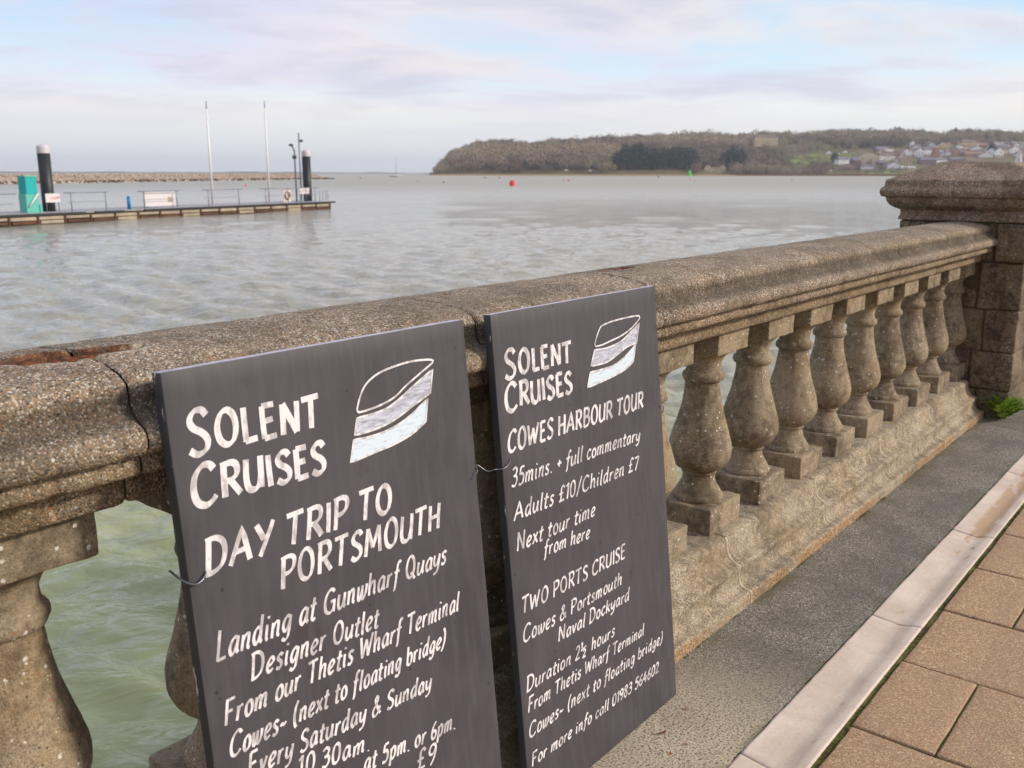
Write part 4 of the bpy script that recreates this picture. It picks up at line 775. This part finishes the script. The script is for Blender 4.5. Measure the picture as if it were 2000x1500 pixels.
# tree kinds
m_tree, t, b = material('bare winter twigs'); at = t.node('ShaderNodeAttribute'); at.attribute_name = 'tint'
finish(t, b, t.ramp(at.outputs['Fac'], [(0, srgb(112, 96, 90)), (.25, srgb(138, 122, 106)), (.5, srgb(162, 144, 124)), (.72, srgb(144, 138, 106)), (1, srgb(178, 156, 130))]), .95, None, .05)
m_dark = simple('dark evergreen needles', srgb(54, 68, 62), .9, var=.35, scale=.2, spec=.1)
m_bark = simple('grey bark', srgb(80, 70, 60), .95, var=.2, scale=1)
def crown(n, w, h, z0, size, seed, cone=.0):
    g = np.random.default_rng(seed); d_ = g.normal(size=(n, 3)); d_ /= np.linalg.norm(d_, axis=1, keepdims=True); r_ = g.uniform(.35, 1, n)[:, None]**.5; c_ = d_*r_
    lob = 1+.22*np.sin(3*np.arctan2(d_[:, 1], d_[:, 0])+seed)+.15*np.sin(5*d_[:, 2]+seed); c_ = c_*lob[:, None]
    c_ = c_*np.array([w, w, h/2])+np.array([0, 0, z0+h/2]); c_[:, :2] *= (1-cone*(c_[:, 2:3]-z0)/h)
    A = g.normal(size=(n, 3)); A /= np.linalg.norm(A, axis=1, keepdims=True); B = np.cross(A, g.normal(size=(n, 3))); B /= np.linalg.norm(B, axis=1, keepdims=True); sz = size*g.uniform(.6, 1.3, n)[:, None]
    V = np.stack([c_+A*sz, c_+B*sz*.8, c_-A*sz*.6-B*sz*.5], 1).reshape(-1, 3); return V, np.arange(3*n).reshape(n, 3)
tpl = [crown(170, 5.2, 9.5, 2.5, .80, 70+k) for k in range(6)]; tk = tube([(0, 0, -1), (0, 0, 4), (.3, .1, 8)], .35, 4, False, .1); tkF = np.array(tk[1])
VV, FF, TT, off = [], [], [], 0; QV, QF, qo = [], [], 0
def clear(u, v):
    if 1452 < u < 1525 and 286 < v < 303: return True
    if 1530 < u < 1625 and 284 < v < 331: return rng.random() < .88
    if u > 1618 and v > 292 and rng.random() < .93: return True
    if u > 1760 and v > 281 and rng.random() < .85: return True
    if 1465 < u < 1522 and 277 < v < 290: return True
    return False
cnt = 0
for k in range(9500):
    u = rng.uniform(850, 2080); s_ = rng.uniform(.006, 1.05)**.9; q = hp_(u, s_); D = D0+(D1-D0)*s_; v = 338-(q[2]-CAM_H)*1876/D
    if clear(u, v): continue
    if 1205 < u < 1355 and v > 300: continue
    if 1366 < u < 1426 and s_ < .12: continue
    if u < 870 and s_ > .6 and rng.random() < .5: pass
    sc = rng.uniform(.55, 1.2)*(1.25 if rng.random() < .06 else 1)*(.62 if u < 880 else 1)*(.75 if u > 1500 and v > 300 else 1); a = rng.uniform(0, 6.28); V, F = tpl[rng.integers(6)]; ca_, sa_ = math.cos(a), math.sin(a)
    V = V*sc; V = np.stack([V[:, 0]*ca_-V[:, 1]*sa_, V[:, 0]*sa_+V[:, 1]*ca_, V[:, 2]], 1)+q; VV.append(V); FF.append(F+off); off += len(V)
    pn0 = float(vnoise(np.array([q]), .012, 91)[0]); TT.append(np.full(len(V), np.clip(.45+.55*pn0+rng.normal(0, .2), 0, 1)) ); cnt += 1
    QV.append(tk[0]*sc+q); QF.append(tkF+qo); qo += len(tk[0])
wood = root('woodland', hp_(1200, .5).tolist(), kind='stuff'); OW = hp_(1200, .5)
mw = me('twigs', np.concatenate(VV)-OW, np.concatenate(FF), m_tree, False, {'tint': np.concatenate(TT)}); bpy.data.objects.remove(wood)
wo = tag(link('woodland', mw, None, OW.tolist()), 'brown leafless woodland covering the headland across the water', 'woodland', kind='stuff')
wt_ = link('trunks', me('trunks', np.concatenate(QV)-OW, np.concatenate(QF), m_bark, False), wo); tag(wt_, kind='stuff')
# evergreens one can pick out
ev = [crown(700, 6.6, 15.5, 1.5, 1.15, 170+k, .22) for k in range(3)]; evm = [me('crown', v, f, m_dark, False) for v, f in ev]; evr = me('crown', *crown(420, 6.0, 11, 3, 1.2, 190, 0), m_dark); evt = me('trunk', *tube([(0, 0, -1.5), (0, 0, 7)], .5, 6), m_bark)
def evergreen(u, v, sc, label, grp=None):
    q, s_, k_ = spot(u, v); o = root('evergreen_tree', q, label, 'tree', grp, rz=rng.uniform(0, 6)); o.scale = (sc, sc, sc*rng.uniform(.9, 1.1)); link('crown', evr if (v < 300 and sc <= 1.0) else evm[rng.integers(3)], o); link('trunk', evt, o)
for u, v, sc in [(1208, 331, 1.15), (1222, 330, 1.45), (1236, 331, 1.4), (1248, 330, 1.5), (1260, 331, 1.35), (1272, 330, 1.35), (1284, 331, 1.2), (1297, 331, 1.3), (1309, 330, 1.4), (1322, 331, 1.45), (1335, 330, 1.5), (1348, 331, 1.35), (1215, 326, 1.3), (1240, 325, 1.3), (1268, 326, 1.2), (1315, 326, 1.2), (1342, 325, 1.3)]:
    EVN = globals().get('EVN', 0)+1; od = ['leftmost', 'second from the left', 'third from the left', 'fourth from the left', 'fifth from the left', 'sixth from the left', 'sixth from the right', 'fifth from the right', 'fourth from the right', 'third from the right', 'second from the right', 'rightmost']
    evergreen(u, v, sc, (od[EVN-1]+' in the front row of the dark evergreen belt') if EVN <= 12 else (['leftmost', 'second from the left', 'middle one', 'second from the right', 'rightmost'][EVN-13]+' in the back row of the dark evergreen belt'), 'dark evergreen belt on the far shore')
for u, v, sc, lb in ((1414, 331, 1.1, 'left dark evergreen of the clump beside the cream shore house'), (1428, 332, 1.5, 'tallest dark evergreen of the clump beside the cream shore house'), (1443, 331, 1.35, 'right dark evergreen of the clump beside the cream shore house'), (1034, 284, .6, 'single dark tree standing up from the wooded headland skyline'), (1025, 334, .7, 'dark round tree at the waterline below the wooded headland'), (1085, 330, .7, 'dark tree part way along the headland shore'), (1738, 286, 1.0, 'dark tree above the white houses of the town'), (1627, 318, .8, 'dark tree at the left edge of the town'), (1858, 268, 1.0, 'left of the two round trees on the town skyline'), (1884, 268, 1.0, 'right of the two round trees on the town skyline'), (1787, 268, .8, 'dark treetop on the skyline above the white church tower'), (1932, 302, .9, 'dark tree between the houses near the white gable'), (1950, 266, .7, 'odd leaning tree rising alone from the right skyline')):
    evergreen(u, v, sc, lb)
# houses
wc = {'w': srgb(232, 228, 224), 'c': srgb(206, 190, 158), 'b': srgb(150, 116, 104), 't': srgb(190, 168, 136), 'm': srgb(128, 104, 104), 'g': srgb(176, 178, 186), 'y': srgb(208, 188, 128), 'o': srgb(160, 112, 86), 'd': srgb(92, 66, 68)}
WM = {k: simple('render '+n_, v, .8, var=.08, scale=.3) for (k, v), n_ in zip(wc.items(), ('white', 'cream', 'brick', 'tan', 'mauve', 'grey', 'yellow', 'orange', 'maroon'))}
RM = {'s': simple('slate roof', srgb(112, 106, 114), .8, var=.15, scale=.5), 'r': simple('clay tile roof', srgb(138, 108, 96), .85, var=.2, scale=.5), 'n': simple('brown roof', srgb(118, 98, 84), .85, var=.2, scale=.5), 'p': simple('pale roof', srgb(176, 172, 168), .8, var=.1, scale=.5)}
m_glass = simple('dark window glass', srgb(58, 62, 70), .2, var=.2, scale=1, spec=.6)
win = me('window', *box((-.55, -.06, 0), (.55, .0, 1.5)), m_glass, False)
def house(u, v, wpx, hpx, wk, rk, label, cat='house', gable=False, flat=False, cnt_w=True, name='house'):
    q, s_, kpx = spot(u, v); w = wpx*1.12/kpx; h = hpx*1.2/kpx; dpt = min(10, max(6, w*.7)); rh = 0 if flat else min(h*.38, w*.4, 4.0); eh = h-rh
    o = root(name, q+Vector((0, 0, -.3)), label, cat, 'houses of the town across the water', rz=YAW-math.pi/2+rng.normal(0, .12))
    link('wall', me('wall', *box((-w/2, 0, -1.5), (w/2, dpt, eh)), WM[wk], False), o)
    e = .35
    if flat: V, F = box((-w/2-e, -e, eh), (w/2+e, dpt+e, eh+.4))
    elif gable:
        V = np.array([(-w/2-e, -e, eh), (w/2+e, -e, eh), (0, -e, eh+rh), (-w/2-e, dpt+e, eh), (w/2+e, dpt+e, eh), (0, dpt+e, eh+rh)]); F = [[0, 2, 5, 3], [1, 4, 5, 2], [3, 5, 4], [0, 3, 4, 1]]
        gf = link('gable', me('gable', [(-w/2, .0, eh), (w/2, .0, eh), (0, .0, eh+rh*.94), (-w/2, .3, eh), (w/2, .3, eh), (0, .3, eh+rh*.94)], [[0, 1, 2], [3, 5, 4], [0, 2, 5, 3], [1, 4, 5, 2]], WM[wk], False), o); V = V+np.array([0, .0, 0]); V[:3, 1] = 0.02
    else: V = np.array([(-w/2-e, -e, eh), (w/2+e, -e, eh), (w/2+e, dpt+e, eh), (-w/2-e, dpt+e, eh), (-w/2+w*.08, dpt/2, eh+rh), (w/2-w*.08, dpt/2, eh+rh)]); F = [[0, 1, 5, 4], [2, 3, 4, 5], [1, 2, 5], [3, 0, 4], [0, 3, 2, 1]]
    rf = link('roof', me('roof', V, F, RM[rk], False), o)
    if not flat and w > 7: V, F = box((w*.28, dpt*.4, eh), (w*.28+.9, dpt*.4+.9, eh+rh+1.3)); link('chimney', me('chimney', V, F, WM['b'], False), rf)
    nw = max(1, int(w/3.2)); ns = max(1, int(eh/3.0))
    for a in range(nw):
        for b_ in range(ns): link('window', win, o, ((a+.5)/nw*w-w/2, -.01, .8+b_*2.9))
    return o
HS = [(1649, 322, 26, 14, 'w', 's', 'long white house with grey slate roof at the left of the town', 0), (1654, 332, 20, 10, 'b', 'n', 'red brick house on the quay at the left end of town', 0), (1672, 331, 16, 21, 'd', 's', 'tall maroon house between the brick house and the white terrace', 0), (1697, 322, 31, 20, 'c', 'p', 'big cream gabled house with tiers of balconies near the waterfront', 1), (1697, 332, 30, 10, 'w', 's', 'low white waterfront building under the big cream gabled house', 0), (1675, 326, 7, 9, 'w', 's', 'narrow white house wedged beside the maroon house', 1), (1730, 315, 30, 14, 'w', 'n', 'wide white house below the grey roofed terrace', 0), (1751, 314, 10, 13, 'o', 'r', 'orange brick gable beside the wide white house', 1), (1723, 300, 28, 12, 'm', 's', 'mauve grey terrace above the wide white house', 0), (1744, 331, 24, 13, 'g', 's', 'pale blue grey house with dark windows on the quay', 1), (1722, 326, 16, 12, 'd', 's', 'small dark house in the gap left of the pale blue house', 0),
 (1767, 323, 20, 14, 't', 'n', 'tan house with brown hipped roof right of the pale blue house', 0), (1773, 332, 26, 8, 'c', 'p', 'low cream quayside building just left of the pier cap', 0), (1768, 305, 22, 12, 't', 'n', 'buff house halfway up the slope above the tan house', 0), (1792, 309, 14, 17, 'w', 's', 'tall white house with steep roof, left of the white pair', 1), (1811, 305, 20, 15, 'w', 's', 'white three storey house on the slope above the pier cap', 0), (1825, 312, 9, 22, 'o', 'r', 'tall narrow terracotta house beside the white three storey house', 0), (1838, 296, 17, 14, 'y', 'p', 'yellow gabled house high on the slope', 1), (1847, 306, 24, 11, 'g', 's', 'pale blue and white terrace under the yellow gabled house', 0), (1863, 305, 15, 14, 'b', 'r', 'red brick house with red roof in the middle of the town', 1), (1886, 294, 26, 18, 't', 'n', 'large tan villa near the town skyline', 0), (1895, 306, 28, 9, 'b', 'r', 'long low brick terrace below the large tan villa', 0), (1915, 306, 15, 9, 'w', 's', 'small white house at the right end of the brick terrace', 0), (1935, 296, 20, 10, 'b', 'r', 'brick house with red roof right of the large tan villa', 0), (1947, 306, 13, 15, 'w', 's', 'white gabled house close to the dark tree', 1), (1958, 298, 12, 12, 'm', 's', 'mauve house behind the white gabled house', 0),
 (1811, 321, 28, 13, 'm', 's', 'mauve brick row peeping over the left slope of the pier cap', 0), (1837, 319, 20, 10, 'w', 's', 'white house right over the left slope of the pier cap', 0), (1866, 317, 24, 9, 'b', 's', 'brick row just above the pier cap', 0), (1900, 317, 30, 8, 't', 'n', 'buff row just above the pier cap', 0), (1616, 303, 8, 7, 'w', 's', 'leftmost tiny white cottage on the slope', 1), (1630, 302, 10, 6, 'w', 'n', 'second tiny white cottage from the left on the slope', 0), (1647, 301, 8, 6, 'w', 's', 'third tiny white cottage from the left on the slope', 1), (1662, 303, 10, 7, 'c', 'n', 'tiny cream cottage right of the white cottages', 0), (1682, 303, 16, 7, 't', 'n', 'tan bungalow among brown trees above the cream gabled house', 0), (1786, 293, 12, 6, 'w', 's', 'low white cottage below the white church tower', 0), (1873, 284, 16, 8, 'b', 'r', 'brick cottage left of the large tan villa', 0), (1914, 290, 18, 9, 'b', 'r', 'brick cottage right of the large tan villa', 0), (1984, 300, 18, 9, 'c', 'n', 'cream cottage beside the small white sail', 0),
 (1493, 285, 42, 17, 't', 'n', 'large sandstone mansion standing alone on the wooded skyline', 0), (1475, 284, 9, 6, 'w', 's', 'small white lodge at the left end of the sandstone mansion', 0), (1382, 334, 12, 11, 'c', 'n', 'left gable of the cream shore buildings by the evergreens', 1), (1396, 335, 22, 8, 'c', 'n', 'long low middle wing of the cream shore buildings', 0), (1410, 334, 11, 11, 'c', 'n', 'right gable of the cream shore buildings by the evergreens', 1)]
for (u, v, wp, hp0, wk, rk, lb, gb) in HS: house(u, v, wp, hp0, wk, rk, lb, gable=bool(gb))
house(1978, 288, 62, 9, 'w', 'p', 'long flat white building below the skyline at the right edge', 'building', flat=True)
for k in range(58):
    u = rng.uniform(1715, 1998); v = rng.uniform(289, 312) if u > 1770 else rng.uniform(300, 318); house(u, v, rng.uniform(12, 21), rng.uniform(9, 13), 'wwwwtccgm'[rng.integers(9)], 'srnp'[rng.integers(4)], 'small distant house packed among its neighbours on the right half of the town slope', gable=bool(rng.integers(2)))
q, s_, kp = spot(1775, 291); o = root('church_tower', q, 'slim white church tower rising from the brown trees', 'church'); link('tower', me('tower', *box((-2, -2, -1), (2, 2, 9)), WM['w'], False), o)
link('spire', me('spire', [(-2.2, -2.2, 9), (2.2, -2.2, 9), (2.2, 2.2, 9), (-2.2, 2.2, 9), (0, 0, 13)], [[0, 1, 4], [1, 2, 4], [2, 3, 4], [3, 0, 4], [0, 3, 2, 1]], RM['s'], False), o); V, F = box((2.2, -2, -1), (7, 3, 5)); link('nave', me('nave', V, F, WM['w'], False), o)
# small boats drawn up and huts along the shore
k = 0
for u, w, c_ in ((1105, 9, 'white'), (1152, 8, 'white'), (1527, 9, 'white'), (1541, 7, 'grey'), (1560, 9, 'white'), (1583, 8, 'white'), (1597, 10, 'white'), (1612, 7, 'grey'), (1519, 6, 'green'), (1622, 7, 'white')):
    q, s_, kp = spot(u, 334.5); L = w/kp; hgt_ = 1.6; mt = {'white': WM['w'], 'grey': WM['g'], 'green': RM['s']}[c_]
    o = root('shore_boat', q+Vector((0, 0, .1)), f'small {c_} boat laid up ashore, '+['first right of the headland wood', 'beside the bare shore below the wood', 'second of the row under the green slope', 'third of the row under the green slope', 'fourth of the row, under the hedge line', 'fifth of the row, under the hedge line', 'sixth of the row, nearest the steps', 'seventh of the row, near the town', 'first of the row under the green slope', 'last of the row, touching the town'][k], 'boat', 'small boats laid up along the far shore', rz=YAW-math.pi/2); k += 1
    V = np.array([(-L/2, -1, .9), (L*.3, -1, .9), (L/2, 0, 1.1), (L*.3, 1, .9), (-L/2, 1, .9), (-L*.42, -.6, 0), (L*.25, -.5, 0), (L*.38, 0, 0), (L*.25, .5, 0), (-L*.42, .6, 0)]); F = [[0, 1, 6, 5], [1, 2, 7, 6], [2, 3, 8, 7], [3, 4, 9, 8], [4, 0, 5, 9], [0, 4, 3, 2, 1], [5, 6, 7, 8, 9]]
    link('hull', me('hull', V, F, mt, False), o); V, F = box((-L*.25, -.6, .9), (L*.12, .6, hgt_+.2)); link('cabin', me('cabin', V, F, WM['w'], False), o)
# quay wall before the town
V = []; 
m_quay = simple('brown quay wall', srgb(116, 92, 72), .9, var=.25, scale=.3)
uq = np.linspace(1440, 2100, 60); q = hp_(uq, np.zeros(60)); V = np.concatenate([q+[0, 0, -2], q*1.0+np.array([0, 0, 1.6])-np.array([0, 0, 0]), ]); V[60:, 2] = .9; V[:60, 2] = -2.4; V2 = V.copy(); V2[:, 0] += Fv.x*3; V2[:, 1] += Fv.y*3
F = [[i, i+1, 61+i, 60+i] for i in range(59)]+[[60+i, 61+i, 181+i, 180+i] for i in range(59)]+[[120+i, 180+i, 181+i, 121+i] for i in range(59)]
tag(link('quay_wall', me('quay_wall', np.concatenate([V, V2])-q[0], F, m_quay, False), None, q[0].tolist()), 'long low brown quay wall along the water in front of the town', 'quay wall')
# ------------------------------------------------------------------ BUOYS AND BOATS
def at_sea(u, v):
    d_ = bearing(u, v); k_ = (WL-CAM_H)/d_.z; return d_*k_+Vector((0, 0, CAM_H))
m_red = simple('faded red plastic', srgb(214, 66, 70), .5, var=.12); m_pinkb = simple('pink red plastic', srgb(224, 92, 104), .5, var=.1); m_dk = simple('dark float', srgb(60, 54, 52), .6, var=.2)
m_lime = simple('bright green beacon paint', srgb(84, 196, 60), .5, var=.1); m_or = simple('orange float', srgb(214, 122, 84), .5, var=.1)
q = at_sea(1000, 363); o = root('navigation_buoy', q, 'large red can buoy floating in the middle of the harbour', 'buoy'); 
V, F = lathe([(.001, -.6), (.62, -.6), (.66, 0), (.66, .75), (.60, .85), (.45, .95), (.42, 1.25), (.001, 1.3)], 0, 0, 20); link('float', me('float', V, F, m_red), o)
V, F = box((-.30, -.68, .35), (.25, -.6, .8)); link('panel', me('panel', V, F, m_pinkb, False), o)
for u, v, r_, mt, lb in ((480, 364, .33, m_pinkb, 'pink ball buoy seen above the pontoon rail'), (1101, 354, .40, m_pinkb, 'pink red ball buoy right of the large red can buoy'), (1110, 353.5, .5, m_red, 'small red ball buoy beside the pink red ball buoy'), (947, 348, .6, m_dk, 'small dark float just off the tip of the headland'), (975, 348, .6, m_dk, 'second small dark float off the headland tip'), (703, 349, .5, m_dk, 'tiny dark float alone right of the breakwater end'), (866, 357, .35, m_dk, 'tiny dark float left of the large red buoy'), (1236, 345, .7, m_or, 'small orange float left of the green beacon'), (1285, 346, .8, m_dk, 'dark mooring float below the dark evergreens'), (1347, 351, .35, m_or, 'left of two tiny orange floats below the green beacon'), (1356, 353, .4, m_or, 'right of two tiny orange floats below the green beacon'), (1531, 343, 1.0, m_or, 'orange float below the green slope'), (1546, 350, .4, m_dk, 'tiny dark float right of the orange float'), (816, 355, .3, m_red, 'tiny red float far left of the large red can buoy')):
    q = at_sea(u, v); o = root('mooring_buoy', q, lb, 'buoy', 'small mooring buoys on the water'); V, F = lathe([(.001, -r_*.7), (r_*.8, -r_*.5), (r_, 0), (r_*.85, r_*.55), (r_*.4, r_*.9), (.12*r_, r_), (.1*r_, r_*1.3), (.001, r_*1.32)], 0, 0, 14); link('float', me('float', V, F, mt), o)
q, s_, kp = spot(1346, 337); q = at_sea(1346, 343.2); o = root('beacon', q, 'bright green beacon with a pale blue top before the evergreens', 'beacon')
V, F = lathe([(.001, -1), (2.6, -1), (2.9, 0), (2.6, 1.4), (.7, 1.6), (.001, 1.6)], 0, 0, 16); link('float', me('float', V, F, m_lime), o); V, F = lathe([(1.1, 1.6), (1.5, 3.0), (1.5, 5.0), (1.0, 5.4), (.001, 5.4)], 0, 0, 12); link('body', me('body', V, F, m_lime), o); V, F = lathe([(.4, 5.4), (.5, 6.8), (.001, 7)], 0, 0, 10); link('topmark', me('topmark', V, F, m_blue), o); V, F = box((1.5, -2, -.5), (7.0, 2, 1.2)); link('work_raft', me('work_raft', V, F, m_dk, False), o)
def yacht(q, L, mast, label, sail=None):
    o = root('sailing_boat', q, label, 'sailing boat', rz=YAW-math.pi/2)
    V = np.array([(-L/2, -L*.13, 1), (L*.2, -L*.13, 1), (L/2, 0, 1.3), (L*.2, L*.13, 1), (-L/2, L*.13, 1), (-L*.42, -.3, -.3), (L*.2, -.3, -.3), (L*.36, 0, -.3), (L*.2, .3, -.3), (-L*.42, .3, -.3)]); F = [[0, 1, 6, 5], [1, 2, 7, 6], [2, 3, 8, 7], [3, 4, 9, 8], [4, 0, 5, 9], [0, 4, 3, 2, 1]]
    link('hull', me('hull', V, F, m_white, False), o); V, F = tube([(.1*L, 0, 1), (.1*L, 0, mast)], .16, 6, True, .1); link('mast', me('mast', V, F, m_rail), o)
    V, F = box((-L*.2, -.6, 1), (L*.12, .6, 1.7)); link('cabin', me('cabin', V, F, m_white, False), o); V, F = tube([(.1*L, 0, 2.2), (-.32*L, 0, 2.2)], .12, 6); link('boom', me('boom', V, F, m_rail), o)
    if sail:
        V = np.array([(.08*L, .0, 2.3), (-.32*L, .02, 2.4), (-.12*L, .45, mast*.5), (.08*L, .0, mast*.95), (.08*L, .06, 2.3), (-.32*L, .08, 2.4), (-.12*L, .51, mast*.5), (.08*L, .06, mast*.95)]); F = [[0, 1, 2, 3], [7, 6, 5, 4], [0, 4, 5, 1], [1, 5, 6, 2], [2, 6, 7, 3]]
        link('mainsail', me('mainsail', V, F, m_white, True), o); V = np.array([(.14*L, 0, mast*.85), (.5*L, 0, 1.4), (.16*L, .3, 1.9), (.14*L, .05, mast*.85), (.5*L, .05, 1.4), (.16*L, .35, 1.9)]); link('jib', me('jib', V, [[0, 1, 2], [5, 4, 3], [0, 3, 4, 1], [1, 4, 5, 2], [2, 5, 3, 0]], m_white, True), o)
yacht(at_sea(771, 346), 9, 14, 'distant yacht with bare mast left of the wooded headland')
yacht(at_sea(1982, 349), 8.5, 17, 'small boat with a white sail showing over the pier cap', True)
# ------------------------------------------------------------------ far low shore beyond the breakwater
nn_ = 300; u_ = np.linspace(-400, 860, nn_); Dd = 4300.; hgt = 4+3*np.abs(fbm(np.stack([u_, 0*u_, 0*u_], 1), .02, 3, 3))*3; hgt *= .45*np.clip((860-u_)/260, .25, 1)
lat = (u_-1000)/1876*Dd; A = np.stack([Fv.x*Dd+Rv.x*lat, Fv.y*Dd+Rv.y*lat, 0*u_+WL-1], 1); B = A.copy(); B[:, 2] = WL+hgt; Cc_ = B+np.array([Fv.x*400, Fv.y*400, 2]); D_ = A+np.array([Fv.x*800, Fv.y*800, 0])
tag(link('distant_shore', me('distant_shore', np.concatenate([A, B, Cc_, D_]), grid_faces(4, nn_), m_hill)), kind='structure')
# ------------------------------------------------------------------ haze
HZ = True
if HZ:
    V, F = box((-7300, -7300, -5.2), (7300, 7300, 95)); hzo = link('haze', None) if False else None
    mh = bpy.data.materials.new('harbour haze'); mh.use_nodes = True; th = NT(mh.node_tree); th.n.clear(); mo = th.node('ShaderNodeOutputMaterial'); pv_ = th.node('ShaderNodeVolumePrincipled'); pv_.inputs['Color'].default_value = (.93, .95, 1, 1); pv_.inputs['Density'].default_value = .00012; pv_.inputs['Anisotropy'].default_value = .3; th.l.new(pv_.outputs[0], mo.inputs['Volume'])
    hz_o = link('haze', me('haze', V, F, mh, False)); tag(hz_o, kind='stuff')
